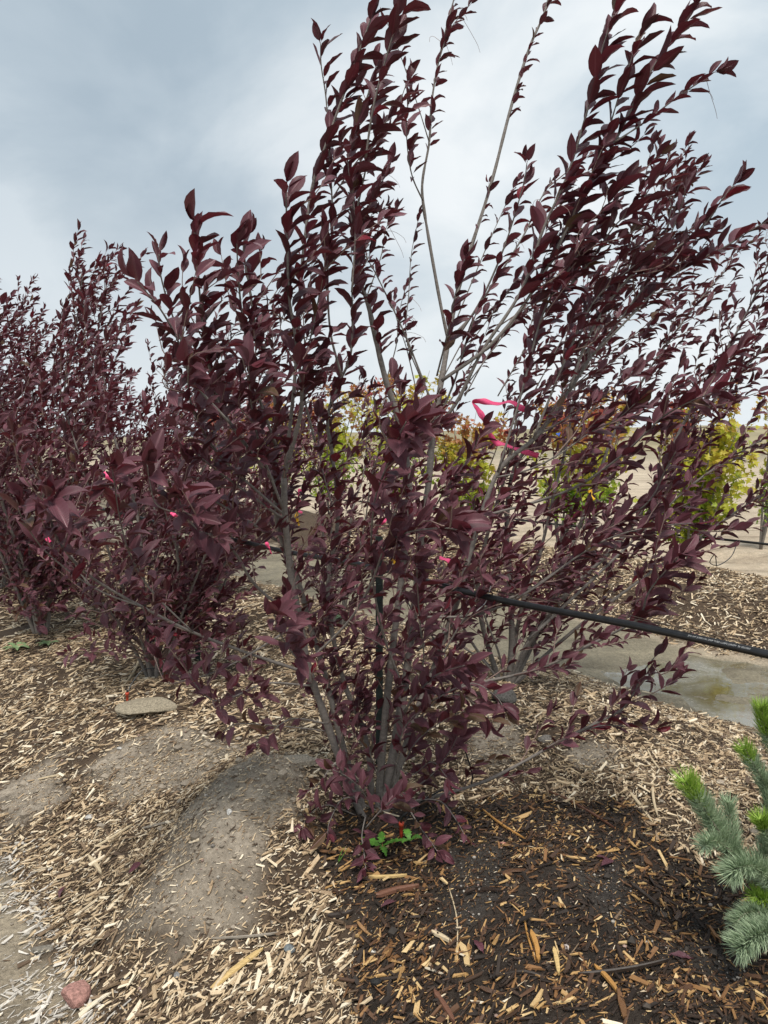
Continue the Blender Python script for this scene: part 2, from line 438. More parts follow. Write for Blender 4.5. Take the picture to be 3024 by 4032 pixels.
stm = nd(t, 'ShaderNodeMapping'); t.links.new(geo.outputs['Position'], stm.inputs[0]); stm.inputs['Rotation'].default_value = (0, 0, 0.12); stm.inputs['Scale'].default_value = (0.35, 2.6, 1)
stf = noise(t, stm.outputs[0], 1.0, 5, 0.65)
cc = mixc(t, math_n(t, 'MULTIPLY', attr(t, 'sandy'), 0.9), cc, mixc(t, 1.0, cc, ramp(t, stf, [(0.36, (0.62, 0.60, 0.58)), (0.52, (1.0, 1.0, 1.0)), (0.68, (1.16, 1.15, 1.13))]), 'MULTIPLY'))
cc = mixc(t, math_n(t, 'MULTIPLY', pm, 0.55), cc, (0.48, 0.43, 0.37))
t.links.new(cc, b.inputs['Base Color'])
t.links.new(math_n(t, 'SUBTRACT', 0.95, math_n(t, 'MULTIPLY', wv, 0.42)), b.inputs['Roughness']); b.inputs['Specular IOR Level'].default_value = 0.35
bump(t, b, math_n(t, 'ADD', f1, math_n(t, 'MULTIPLY', pm, 0.25)), 1.0, 0.02)
gme = mesh_np('ground', np.stack([X, Y, Z], -1).reshape(-1, 3), [Qs], True, {'col': c.reshape(-1, 3), 'wetness': wetness.reshape(-1), 'sandy': (1 - mul).reshape(-1)})
ground = tag(obj('ground', gme, gm), 'tan soil with mulched planting mounds and a pale sandy field beyond', kind='structure')

# low bare rise along the horizon
hx = np.linspace(-500, 700, 240); hy = np.linspace(75, 170, 24); HX, HY = np.meshgrid(hx, hy)
prof = np.sin(np.clip((HY - 75) / 95, 0, 1) * np.pi) ** 1.2
HZ = -0.6 + prof * (2.3 + 1.5 * fbm(HX, HY, 0.02, 3, 4) + 0.35 * fbm(HX, HY, 0.2, 3, 8)) * (0.55 + 0.6 * sstep(-60, 60, HX))
I = np.arange(HX.size).reshape(HX.shape)
hq = np.stack([I[:-1, :-1], I[:-1, 1:], I[1:, 1:], I[1:, :-1]], -1).reshape(-1, 4)
hillm = plain('dry grass rise', (0.27, 0.235, 0.15), 0.95, 0.35, 0.15, 0.1, 0)
tag(obj('hill', mesh_np('hill', np.stack([HX, HY, HZ], -1).reshape(-1, 3), [hq]), hillm), kind='structure')

# standing water in the trough between the rows, and a far puddle behind the second mound
wm, t, b = new_mat('shallow muddy water')
geo = nd(t, 'ShaderNodeNewGeometry'); f = noise(t, geo.outputs['Position'], 9, 3)
murk_glare = noise(t, geo.outputs['Position'], 1.9, 5, 0.6, 0.4); fleck = noise(t, geo.outputs['Position'], 42, 4, 0.7)
t.links.new(ramp(t, murk_glare, [(0.34, (0.17, 0.135, 0.06)), (0.46, (0.24, 0.22, 0.16)), (0.60, (0.36, 0.35, 0.31))]), b.inputs['Base Color'])  # olive mud, with grey-white sky reflection painted in as the pale patches
setin(b, IOR=1.33); b.inputs['Transmission Weight'].default_value = 0.35; b.inputs['Specular IOR Level'].default_value = 0.8
scum = math_n(t, 'MULTIPLY', ramp(t, fleck, [(0.54, (0, 0, 0)), (0.62, (1, 1, 1))]), ramp(t, murk_glare, [(0.42, (0, 0, 0)), (0.56, (1, 1, 1))]))
t.links.new(math_n(t, 'ADD', 0.03, math_n(t, 'MULTIPLY', scum, 0.5)), b.inputs['Roughness'])
bump(t, b, math_n(t, 'ADD', f, math_n(t, 'MULTIPLY', scum, 0.6)), 0.10, 0.01)
def water_sheet(name, s0, s1, t0, t1, z):
    P = [(*xy(s, t), z) for s, t in ((s0, t0), (s1, t0), (s1, t1), (s0, t1))]
    return tag(obj(name, mesh_np(name, P, [[(0, 3, 2, 1)]], False), wm), kind='structure')
water_sheet('puddle_water', -6, 9, 2.0, 4.05, -0.034)

# ---------------------------------------------------------------- mulch: chips
def in_view(x, y, margin=0.42):
    z = H(x, y); px, py, d = proj(np.stack([x, y, z], -1))
    mx = margin * 3024
    return (d > 0.3) & (px > -mx) & (px < 3024 + mx) & (py < 4032 + mx * 0.7) & (y > 0.9)

def ramp_np(f, stops):
    f = np.clip(f, 0, 1); ps = [p for p, _ in stops]; cs = np.array([c for _, c in stops])
    return np.stack([np.interp(f, ps, cs[:, k]) for k in range(3)], -1)

def chip_batch(x, y, Lc, rng):
    """vertex and face arrays for one thin splintered chip at every (x,y)"""
    n = len(x); z = H(x, y); e = 0.03
    gxn = (H(x + e, y) - H(x - e, y)) / (2 * e); gyn = (H(x, y + e) - H(x, y - e)) / (2 * e)
    nrm = np.stack([-gxn, -gyn, np.ones(n)], -1); nrm /= np.linalg.norm(nrm, axis=1)[:, None]
    yaw = np.where(rng.random(n) < np.where(st(x, y)[1] < 0.1, 0.62, 0.35), rng.normal(0.85, 0.45, n), rng.random(n) * 2 * np.pi)
    ax = np.stack([np.cos(yaw), np.sin(yaw), rng.normal(0, 0.26, n)], -1)
    nrm = nrm + rng.normal(0, 0.30, (n, 3)); nrm /= np.linalg.norm(nrm, axis=1)[:, None]
    ax -= 0.65 * nrm * (ax * nrm).sum(1)[:, None]; ax /= np.linalg.norm(ax, axis=1)[:, None]
    sy = np.cross(nrm, ax); sy /= np.linalg.norm(sy, axis=1)[:, None]; up = np.cross(ax, sy)
    W = Lc * rng.uniform(0.09, 0.30, n); W = np.clip(W, 0.0016, 0.013); T = np.clip(W * rng.uniform(0.25, 0.6, n), 0.0012, 0.005)
    u = np.array([-.5, -.5, .5, .5, -.5, -.5, .5, .5]); v = np.array([-.5, .5, .5, -.5] * 2); q = np.array([0, 0, 0, 0, 1, 1, 1, 1])
    U = u[None] + rng.uniform(-0.16, 0.16, (n, 8)); Vv = v[None] * np.where(u[None] > 0, rng.uniform(0.15, 1.1, (n, 1)), rng.uniform(0.35, 1.1, (n, 1))) + rng.uniform(-.1, .1, (n, 8))
    bow = rng.normal(0, 0.13, n)
    lift = rng.exponential(0.0035, n) + 0.0006
    C = np.stack([x, y, z + lift], -1)
    V = (C[:, None] + (U * Lc[:, None])[..., None] * ax[:, None] + (Vv * W[:, None])[..., None] * sy[:, None]
         + ((q[None] * T[:, None]) + (bow * Lc)[:, None] * (0.25 - U ** 2) * 2)[..., None] * up[:, None])
    f = np.array([(4, 5, 6, 7), (0, 3, 7, 4), (1, 5, 6, 2), (0, 4, 5, 1), (3, 2, 6, 7)])
    # keep outward order
    f[2] = (2, 6, 5, 1)[::1]; f[4] = (2, 3, 7, 6); f[0] = (7, 6, 5, 4); 
    f = f[:3]
    Fq = (f[None] + (np.arange(n) * 8)[:, None, None]).reshape(-1, 4)
    return V.reshape(-1, 3), Fq

rng = np.random.default_rng(5)
VS, FS, CS, off = [], [], [], 0
def scatter(n, s0, s1, t0, t1, lmin, lmax, ymin, ymax):
    global off
    s = rng.uniform(s0, s1, n); tt = rng.uniform(t0, t1, n)
    x, y = xy(s, tt); k = (y > ymin) & (y < ymax); x, y = x[k], y[k]
    k = in_view(x, y); x, y = x[k], y[k]
    mu, we, so, tr, tz = zones(x, y)
    band = np.exp(-((tz + 1.08) / 0.10) ** 2) * (y < 4)
    clump = 0.55 + 0.75 * sstep(0.35, 0.6, fbm(x, y, 4.0, 3, 80))
    dens = mu * (1 - 0.45 * so) * clump + band * 0.42 * sstep(0.40, 0.56, fbm(x, y, 9.0, 2, 77)) + 0.03 * (1 - mu) * (tz < 0) * (y < 4) + 0.035 * tr
    k = rng.random(len(x)) < dens; x, y, we, so, tz, mu, band = x[k], y[k], we[k], so[k], tz[k], mu[k], band[k]
    Lc = np.clip(rng.lognormal(math.log(lmin * 1.6), 0.6, len(x)), lmin * 0.45, lmax) * (1 - 0.45 * so)
    V, Fq = chip_batch(x, y, Lc, rng)
    f = rng.random(len(x))
    cd = ramp_np(np.clip(f + 0.26 * (fbm(x, y, 3.0, 3, 90) - 0.40), 0, 1), DRY); cw = ramp_np(f ** 1.25, WET)
    wsel = rng.random(len(x)) < np.clip(we * 1.1, 0, 0.97)
    cc = np.where(wsel[:, None], cw, cd)
    white = rng.random(len(x)) < np.clip(band * 0.7 + 0.5 * (tz < -1.1), 0, 0.8)
    cc = np.where(white[:, None], rng.uniform(0.42, 0.78, (len(x), 1)) * np.array([1, 0.94, 0.85]), cc)
    VS.append(V); FS.append(Fq + off); CS.append(np.repeat(cc, 8, 0)); off += len(V)
scatter(290000, -3.2, 1.4, -1.35, 2.5, 0.0092, 0.055, 0.9, 3.0)
scatter(130000, -2.5, 3.5, -1.3, 2.5, 0.0135, 0.06, 3.0, 5.0)
scatter(60000, -1.0, 7.5, -1.3, 2.5, 0.022, 0.07, 5.0, 9.0)
scatter(90000, -4.5, 6.0, 3.6, 6.5, 0.020, 0.08, 3.5, 12.0)
cm = mesh_np('mulch', np.concatenate(VS), [np.concatenate(FS)], False, {'col': np.concatenate(CS)})
tag(obj('mulch', cm, M['chips']), 'shredded wood chip mulch, pale when dry and dark brown where wet', 'mulch', kind='stuff')
print('chips', off // 8)

# the chips that show largest: pieces of the ground, made from shared shapes
def chip_shape(seed):
    r = np.random.default_rng(seed); secs = 4; V = []
    us = np.linspace(-.5, .5, secs)
    w0 = r.uniform(0.09, 0.22)
    prof = np.array([r.uniform(.55, 1.1), 1, r.uniform(.75, 1.15), r.uniform(.45, 1.05)])
    bend = r.normal(0, 0.10); bz = r.normal(0, 0.06)
    for u, p in zip(us, prof):
        ww = w0 * p * 0.5; th = w0 * r.uniform(0.18, 0.4)
        yo = bend * (0.25 - u * u) * 2; zo = bz * (0.25 - u * u) * 2
        a, bq = r.uniform(-.10, .10, 2)
        V += [(u + a, yo - ww, zo), (u + bq, yo + ww, zo), (u + bq, yo + ww * r.uniform(.7, 1), zo + th), (u + a, yo - ww * r.uniform(.7, 1), zo + th)]
    Q = []
    for i in range(secs - 1):
        for k in range(4):
            Q.append((i * 4 + k, i * 4 + (k + 1) % 4, i * 4 + 4 + (k + 1) % 4, i * 4 + 4 + k))
    Q += [(3, 2, 1, 0), tuple((secs - 1) * 4 + k for k in range(4))]
    return mesh_np('wood_chip', V, [Q], False, {'rnd': np.zeros(len(V))})
CH_D = [chip_shape(k) for k in range(14)]; CH_W = [m.copy() for m in CH_D]
for m in CH_D: m.materials.append(M['chip_dry'])
for m in CH_W: m.materials.append(M['chip_wet'])
def basis(xa, zup):
    xa = unit(xa); ya = unit(np.cross(zup, xa)); za = np.cross(xa, ya)
    return xa, ya, za
def mat4(xa, ya, za, loc, sc=1.0):
    return Matrix(((xa[0] * sc, ya[0] * sc, za[0] * sc, loc[0]), (xa[1] * sc, ya[1] * sc, za[1] * sc, loc[1]), (xa[2] * sc, ya[2] * sc, za[2] * sc, loc[2]), (0, 0, 0, 1)))
cnt = 0
while cnt < 280:
    px, py = rng.uniform(-30, 3060), 3000 + 1060 * rng.random() ** 0.8
    q = on_plane(px, py, 0.2); x, y = q[0], q[1]
    mu, we, so, tr, tz = [float(v) for v in zones(np.array([x]), np.array([y]))]
    if rng.random() > mu * (1 - 0.75 * so): continue
    z = float(H(x, y)); ln = rng.uniform(0.045, 0.08) if rng.random() < .35 else rng.uniform(0.032, 0.05)
    yaw = rng.normal(0.85, 0.6) if rng.random() < 0.5 else rng.uniform(0, 6.28)
    e = 0.04; nr = unit([-(float(H(x + e, y)) - float(H(x - e, y))) / (2 * e) + rng.normal(0, .14), -(float(H(x, y + e)) - float(H(x, y - e))) / (2 * e) + rng.normal(0, .14), 1])
    xa = np.array([math.cos(yaw), math.sin(yaw), 0]); xa = xa - nr * np.dot(xa, nr)
    pool = CH_W if rng.random() < we else CH_D
    o = obj('wood_chip', pool[int(rng.integers(len(pool)))], None, ground)
    o.matrix_local = mat4(*basis(xa, nr), (x, y, z + 0.006), ln); cnt += 1

# ---------------------------------------------------------------- leaves
def leaf_shape(seed, hw=0.232, secs=(0.0, 0.13, 0.30, 0.50, 0.70, 0.87, 1.0)):
    """one folded, recurved cherry leaf of length 1 along +x with a short stalk"""
    r = np.random.default_rng(seed)
    fold = R(r.uniform(12, 52)); curl = r.uniform(-0.1, 1.0); twist = r.normal(0, 0.5); hw = hw * r.uniform(0.86, 1.15); wav = r.uniform(0, 0.03); roll = r.uniform(0.1, 0.5)
    V, UV = [], []; stalk = 0.11
    # midrib as an arc bending down along the length
    def rib(u):
        a = curl * (u - 0.25) if u > 0.25 else 0.0
        n = 8; p = np.zeros(2)
        for k in range(n):
            uu = u * (k + .5) / n; aa = -curl * max(0.0, uu - 0.2) * 1.3 + 0.12
            p += np.array([math.cos(aa), math.sin(aa)]) * u / n
        aa = -curl * max(0.0, u - 0.2) * 1.3 + 0.12
        return p, aa
    rows = []
    for u in secs:
        p, aa = rib(u); p = p + np.array([stalk, 0])
        wdt = hw * (math.sin(math.pi * u ** 0.92) ** 0.82 if 0 < u < 1 else 0) * (1 - 0.22 * max(0, u - .5))
        up = np.array([-math.sin(aa), 0, math.cos(aa)]); tw = twist * u
        row = []
        js = (-1, -0.5, 0, 0.5, 1) if 0 < u < 1 else (0,)
        for j in js:
            f = fold * (1 - roll * abs(j) * 0.8)
            yy = j * wdt * math.cos(f); zz = abs(j) * wdt * math.sin(f) + wav * math.sin(u * 19 + j * 2) * abs(j)
            y2, z2 = yy * math.cos(tw) - zz * math.sin(tw), yy * math.sin(tw) + zz * math.cos(tw)
            row.append(len(V)); V.append((p[0] + up[0] * z2, y2, p[1] + up[2] * z2)); UV.append((u, 0.5 + j * 0.5 * (wdt / 0.25)))
        rows.append(row)
    T, Q = [], []
    for a, bb in zip(rows[:-1], rows[1:]):
        if len(a) == 1:
            for k in range(4): T.append((a[0], bb[k + 1], bb[k]))
        elif len(bb) == 1:
            for k in range(4): T.append((a[k], a[k + 1], bb[0]))
        else:
            for k in range(4): Q.append((a[k], a[k + 1], bb[k + 1], bb[k]))
    b0 = len(V); V += [(0, 0.010, 0), (0, -0.010, 0), (stalk, -0.014, 0.0), (stalk, 0.014, 0.0)]; UV += [(0, .5)] * 4
    Q.append((b0, b0 + 1, b0 + 2, b0 + 3))
    return np.array(V, float), np.array(T), np.array(Q), np.array(UV)
NV = 26
LEAF = [leaf_shape(100 + k) for k in range(NV)]
LEAF_LO = [leaf_shape(100 + k, secs=(0.0, 0.28, 0.68, 1.0)) for k in range(NV)]   # coarser blades for the trees behind
LEAF_ME = {}
for k, (V, T, Q, UV) in enumerate(LEAF):
    for c_ in (0, 1, 2):
        me = mesh_np('leaf', V, [T, Q], True, {'rnd': np.full(len(V), (k * 0.382) % 1), 'cls': np.full(len(V), float(c_))}, UV)
        me.materials.append(M['leaf']); LEAF_ME[(k, c_)] = me

class Plant:
    def __init__(s, name, base, label, cat, group, seed):
        s.root = empty(name, tuple(base)); tag(s.root, label, cat, group); s.base = np.asarray(base, float)
        s.twigs = MB(); s.leaves = []; s.rng = np.random.default_rng(seed); s.skel = []
    def wood(s, name, P, r, ns=7, mat=None):
        mb = MB(); V, T, Q = tube(P, r, ns); mb.add(V, T, Q)
        return obj(name, mb.mesh(name, s.base), mat or M['bark'], s.root)
    def twig(s, P, r0, r1, ns=4):
        V, T, Q = tube(P, np.linspace(r0, r1, len(P)), ns, False); s.twigs.add(V, T, Q)
    def shoot(s, P, start, leaf, spacing, wind=0.42, tip=True, cls_low=False, up=0.10, jitter=1.0):
        """leaves set spirally along the polyline P from fraction start on"""
        rg = s.rng
        seg = np.linalg.norm(np.diff(P, axis=0), axis=1); cum = np.concatenate([[0], np.cumsum(seg)]); Lt = cum[-1]
        a = start * Lt; phi = rg.uniform(0, 6.28); W = np.array([1.0, 0.05, 0.0])
        while a < Lt:
            k = min(np.searchsorted(cum, a) - 1, len(seg) - 1); k = max(k, 0)
            f = (a - cum[k]) / max(seg[k], 1e-9); p = P[k] + (P[k + 1] - P[k]) * f; d = unit(P[k + 1] - P[k])
            ref = np.array([0, 0, 1.0]) if abs(d[2]) < 0.9 else np.array([1.0, 0, 0])
            e1 = unit(np.cross(d, ref)); e2 = np.cross(d, e1)
            r_ = e1 * math.cos(phi) + e2 * math.sin(phi)
            endf = a / Lt
            l = unit(d * (0.34 + 0.36 * endf) + r_ * rg.uniform(0.55, 0.95) * jitter + W * 1.35 * wind * rg.uniform(0.6, 1.4) + np.array([0, 0, up]) + rg.normal(0, 0.10, 3))
            n = d * 0.9 + np.array([0, 0, 0.9]) - r_ * 0.25 + rg.normal(0, 0.30, 3); n = unit(n - l * np.dot(n, l))
            s.leaf(p, l, n, leaf * (rg.uniform(0.58, 1.08) if leaf > 0.0735 else rg.choice([rg.uniform(0.55, 0.85), rg.uniform(0.8, 1.2)])), p[2])
            phi += 2.4 + rg.normal(0, 0.3); a += spacing * 0.78 * rg.uniform(0.6, 1.4)
        if tip:
            d = unit(P[-1] - P[-2])
            for q in range(2):
                l = unit(d + rg.normal(0, 0.22, 3) + W * 0.12); n = rg.normal(0, 1, 3); n = unit(n - l * np.dot(n, l))
                s.leaf(P[-1], l, n, leaf * rg.uniform(0.6, 0.95), P[-1][2])
    def leaf(s, p, l, n, size, z):
        u = s.rng.random(); c_ = 0
        if u < 0.004: c_ = 1
        elif z < 0.75 and u > 0.88: c_ = 2
        elif u > 0.988: c_ = 2
        s.leaves.append((p, l, n, size, int(s.rng.integers(NV)), c_, s.rng.random()))
    def finish(s, n_single=300, min_px=9.5, lo=False):
        if s.twigs.n: tag(obj('twigs', s.twigs.mesh('twigs', s.base), M['twig'], s.root), kind='stuff')
        if not s.leaves: return
        P = np.array([a[0] for a in s.leaves]); Lx = np.array([a[1] for a in s.leaves]); Nz = np.array([a[2] for a in s.leaves])
        S = np.array([a[3] for a in s.leaves]); K = np.array([a[4] for a in s.leaves]); C = np.array([a[5] for a in s.leaves]); Rn = np.array([a[6] for a in s.leaves])
        Yx = np.cross(Nz, Lx)
        px, py, d = proj(P + Lx * S[:, None] * .5)
        size_px = S * F / d / 3.9375
        vis = (px > 0) & (px < 3024) & (py > 0) & (py < 4032)
        score = np.where(vis, size_px, 0)
        order = np.argsort(-score)[:n_single] if n_single else np.array([], int)
        order = [i for i in order if score[i] >= min_px]
        single = np.zeros(len(S), bool); single[order] = True
        for i in order:
            o = obj('leaf', LEAF_ME[(K[i], C[i])], None, s.root)
            o.matrix_local = mat4(Lx[i], Yx[i], Nz[i], P[i] - s.base, S[i])
        Vs, Ts, Qs_, Us, Rs, Cs, n0 = [], [], [], [], [], [], 0
        for k in range(NV):
            idx = np.where((K == k) & ~single)[0]
            if not len(idx): continue
            V, T, Q, UV = (LEAF_LO if lo else LEAF)[k]; m = len(V)
            W = (P[idx] - s.base)[:, None] + S[idx][:, None, None] * (V[None, :, 0, None] * Lx[idx][:, None] + V[None, :, 1, None] * Yx[idx][:, None] + V[None, :, 2, None] * Nz[idx][:, None])
            of = n0 + np.arange(len(idx)) * m
            Vs.append(W.reshape(-1, 3)); Ts.append((T[None] + of[:, None, None]).reshape(-1, 3)); Qs_.append((Q[None] + of[:, None, None]).reshape(-1, 4))
            Us.append(np.tile(UV, (len(idx), 1))); Rs.append(np.repeat(Rn[idx], m)); Cs.append(np.repeat(C[idx], m)); n0 += m * len(idx)
        if Vs:
            me = mesh_np('crown', np.concatenate(Vs), [np.concatenate(Ts), np.concatenate(Qs_)], True, {'rnd': np.concatenate(Rs), 'cls': np.concatenate(Cs).astype(float)}, np.concatenate(Us))
            tag(obj('crown', me, M['leaf'], s.root), kind='stuff')
        print(s.root.name, 'leaves', len(S), 'single', len(order))

def wpts(pts, d0, d1, n=None, curve=1.0):
    k = len(pts); P = np.array([at(px, py, d0 + (d1 - d0) * (i / (k - 1)) ** curve) for i, (px, py) in enumerate(pts)])
    n = n or max(6, k * 4)
    return spline(P, n)

def side_shoots(pl, P, r_, start, every, lmin, lmax, leaf, spacing, keep=None, wind=0.42, spread=0.75):
    rg = pl.rng
    seg = np.linalg.norm(np.diff(P, axis=0), axis=1); cum = np.concatenate([[0], np.cumsum(seg)]); a = start * cum[-1]; phi = rg.uniform(0, 6.28)
    while a < cum[-1]:
        k = max(0, min(np.searchsorted(cum, a) - 1, len(seg) - 1)); p = P[k] + (P[k + 1] - P[k]) * ((a - cum[k]) / seg[k]); d = unit(P[k + 1] - P[k])
        ref = np.array([0, 0, 1.0]) if abs(d[2]) < 0.9 else np.array([1.0, 0, 0])
        e1 = unit(np.cross(d, ref)); e2 = np.cross(d, e1); phi += 2.4 + rg.normal(0, .4)
        v = unit(d * 0.75 + (e1 * math.cos(phi) + e2 * math.sin(phi)) * spread + np.array([0.20, 0, 0.30]))
        ln = rg.uniform(lmin, lmax); mid = p + v * ln * .5 + rg.normal(0, .02, 3); end = p + unit(v + np.array([0.22, 0, 0.28])) * ln
        Q = spline([p, mid, end], 6)
        a += every * rg.uniform(.6, 1.4)
        if keep is not None:
            qx, qy, _ = proj(Q[-1])
            if not keep(float(qx), float(qy)): continue
        pl.twig(Q, 0.0024, 0.0010); pl.shoot(Q, 0.22, leaf, spacing, wind)

# ---------------------------------------------------------------- the main tree, traced
GROUP_P = 'purple-leaved cherry trees planted along the mulched row'
base = P0.copy(); base[2] = float(H(P0[0], P0[1])) - 0.01
mt = Plant('purple_cherry_tree', base, 'large multi-stemmed purple-leaved cherry tree in the centre foreground, nearest the camera', 'tree', GROUP_P, 21)
B0 = base - np.array([0, 0, 0.03])
def stem(name, pts, d0, d1, r0, r1, root=False, ns=8, pl=None, curve=1.0):
    pl = pl or mt
    P = wpts(pts, d0, d1, len(pts) * 5, curve)
    if root:
        off_ = (pl.base - np.array([0, 0, 0.04])) - P[0]; off_ = off_ * np.array([0.35, 0.6, 1.0])
        k = np.clip(1 - np.linspace(0, 1, len(P)) / 0.25, 0, 1) ** 1.5
        P = P + off_[None] * k[:, None]
    r = 0.76 * np.linspace(r0, r1, len(P)) * (1 + 0.07 * pl.rng.normal(0, 1, len(P)))
    if root: r[:3] *= (1.35, 1.15, 1.05)
    pl.wood(name, P, r, ns); pl.skel.append((P, r0)); return P
S1 = stem('trunk', [(1425, 3200), (1345, 3010), (1268, 2790), (1212, 2620), (1182, 2450), (1150, 2290), (1133, 2150), (1122, 2020), (1118, 1880)], 2.42, 2.25, .0185, .0125, True)
S1b = stem('trunk', [(1440, 3200), (1345, 2920), (1275, 2640), (1232, 2500), (1168, 2270), (1105, 2120), (1085, 2000), (1080, 1850), (1088, 1650), (1060, 1450), (1010, 1300), (985, 1150), (960, 1000), (965, 930)], 2.50, 2.15, .015, .003, True)
S2 = stem('trunk', [(1500, 3200), (1550, 2960), (1590, 2720), (1612, 2560), (1640, 2330), (1662, 2080), (1688, 1900), (1705, 1700), (1738, 1500), (1765, 1340)], 2.50, 2.72, .024, .013, True)
S3 = stem('trunk', [(1490, 3200), (1510, 2900), (1545, 2560), (1590, 2200), (1610, 1900), (1570, 1660), (1520, 1500), (1480, 1340), (1450, 1200), (1410, 1080), (1395, 950), (1385, 800), (1380, 650), (1400, 520), (1440, 400), (1480, 280)], 2.54, 2.25, .019, .003, True)
S4 = stem('trunk', [(1520, 3200), (1620, 2860), (1700, 2650), (1790, 2400), (1860, 2150), (1960, 1860), (2110, 1720), (2240, 1540), (2330, 1400)], 2.50, 2.6, .016, .008, True)
S5 = stem('trunk', [(1470, 3200), (1440, 2900), (1360, 2700), (1310, 2500), (1290, 2300), (1330, 2050), (1310, 1800), (1290, 1640), (1340, 1500), (1380, 1400), (1388, 1250), (1385, 1130)], 2.56, 2.25, .013, .003, True)
BR = {}
def branch(key, pts, d0, d1, r0=.008, r1=.002, leaf=None, start=0.3, spacing=0.026, wind=0.42, curve=1.0, up=0.10, pl=None, ns=6):
    pl = pl or mt
    P = stem('branch', pts, d0, d1, r0, r1, False, ns, pl, curve); BR[key] = P
    if leaf: pl.shoot(P, start, leaf, spacing, wind, up=up)
    return P
# left side, big leaves close to the camera
branch('a', [(1118, 1880), (1150, 1760), (1185, 1620), (1185, 1500), (1165, 1340), (1140, 1180), (1132, 1000), (1128, 860), (1126, 730)], 2.25, 1.95, .011, .0022, .094, .30, .019)
branch('b', [(1118, 1880), (1160, 1500), (1185, 1100), (1225, 760), (1280, 580), (1350, 380), (1430, 160), (1500, -40)], 2.27, 2.1, .009, .003, .082, .42, .019)
branch('c1', [(1080, 1900), (965, 1750), (870, 1600), (815, 1400), (790, 1200), (775, 1000), (765, 880)], 2.2, 1.75, .008, .002, .098, .3, .021)
branch('c2', [(900, 1660), (760, 1500), (700, 1340), (640, 1230), (585, 1160), (540, 1110)], 1.9, 1.7, .005, .0018, .088, .25, .021, .15)
branch('c3', [(870, 1600), (740, 1400), (665, 1200), (632, 1080), (626, 1000)], 1.95, 1.85, .005, .0018, .078, .25, .022)
branch('c4', [(1085, 1750), (1000, 1500), (955, 1250), (938, 1080), (932, 960)], 2.1, 1.85, .006, .002, .092, .25, .023)
branch('c5', [(1110, 2020), (900, 1830), (800, 1700), (745, 1560), (742, 1440)], 2.2, 1.75, .006, .002, .100, .35, .021)
branch('c6', [(1112, 2000), (1025, 1760), (990, 1600), (978, 1440)], 2.2, 1.9, .006, .002, .096, .3, .022)
branch('c6b', [(1240, 1740), (1190, 1500), (1230, 1300), (1260, 1150), (1300, 1000)], 2.25, 2.05, .005, .002, .085, .3, .024)
branch('c11', [(1345, 1480), (1300, 1300), (1290, 1050), (1310, 900), (1300, 650), (1285, 400), (1265, 260), (1262, 170)], 2.3, 2.15, .006, .0018, .076, .35, .020)
branch('c12', [(1440, 620), (1470, 420), (1520, 230), (1570, 60), (1590, -40)], 2.15, 2.0, .005, .002, .10, .15, .020)
branch('c13', [(1400, 850), (1470, 560), (1560, 430), (1600, 330)], 2.3, 2.25, .004, .0016, .082, .3, .026)
branch('c14', [(1385, 1150), (1400, 900), (1385, 750), (1370, 620), (1400, 500)], 2.2, 2.15, .004, .0016, .080, .1, .018)
mt.shoot(S3, 0.66, .078, .022); mt.shoot(S1b, 0.58, .085, .024); mt.shoot(S5, 0.62, .085, .022)
# tall thin leaders
branch('d1', [(1765, 1340), (1800, 1160), (1850, 990), (1935, 720), (2010, 430), (2080, 200), (2140, 60), (2175, -60)], 2.72, 2.8, .0125, .005, .060, .62, .024)
branch('d2', [(1765, 1340), (1735, 1200), (1690, 950), (1665, 790), (1665, 700), (1690, 560), (1700, 400), (1725, 250), (1760, 100), (1800, -50)], 2.72, 2.65, .0095, .0035, .062, .55, .022)
branch('d2b', [(1665, 790), (1625, 700), (1606, 600), (1600, 480), (1610, 390)], 2.68, 2.5, .004, .0016, .080, .25, .022)
branch('d2c', [(1690, 560), (1640, 400), (1570, 200), (1520, 80)], 2.68, 2.5, .003, .0016, .05, .3, .04)
branch('d2d', [(1660, 1500), (1600, 1330), (1610, 1150), (1620, 1000), (1650, 850)], 2.7, 2.7, .004, .0014, .05, .25, .032)
branch('d2e', [(1725, 250), (1770, 120), (1850, 20)], 2.65, 2.6, .003, .0014, .066, .1, .026)
branch('d3', [(1705, 1600), (1600, 1330), (1530, 1180), (1470, 1060), (1420, 980)], 2.7, 2.6, .006, .0018, .062, .35, .028)
branch('d4', [(1765, 1340), (1860, 1240), (1960, 1090), (2060, 930), (2120, 800), (2180, 700)], 2.72, 2.8, .007, .003, .06, .45, .03)
branch('d5', [(1800, 1330), (1900, 1170), (1990, 960), (2060, 730), (2075, 640)], 2.7, 2.55, .006, .002, .078, .45, .026)
branch('d6', [(1720, 1480), (1765, 1300), (1795, 1150), (1830, 1020)], 2.5, 2.3, .005, .002, .088, .2, .020)
branch('d7', [(1705, 1700), (1790, 1500), (1840, 1330), (1890, 1200), (1950, 1100)], 2.55, 2.4, .006, .002, .078, .3, .024)
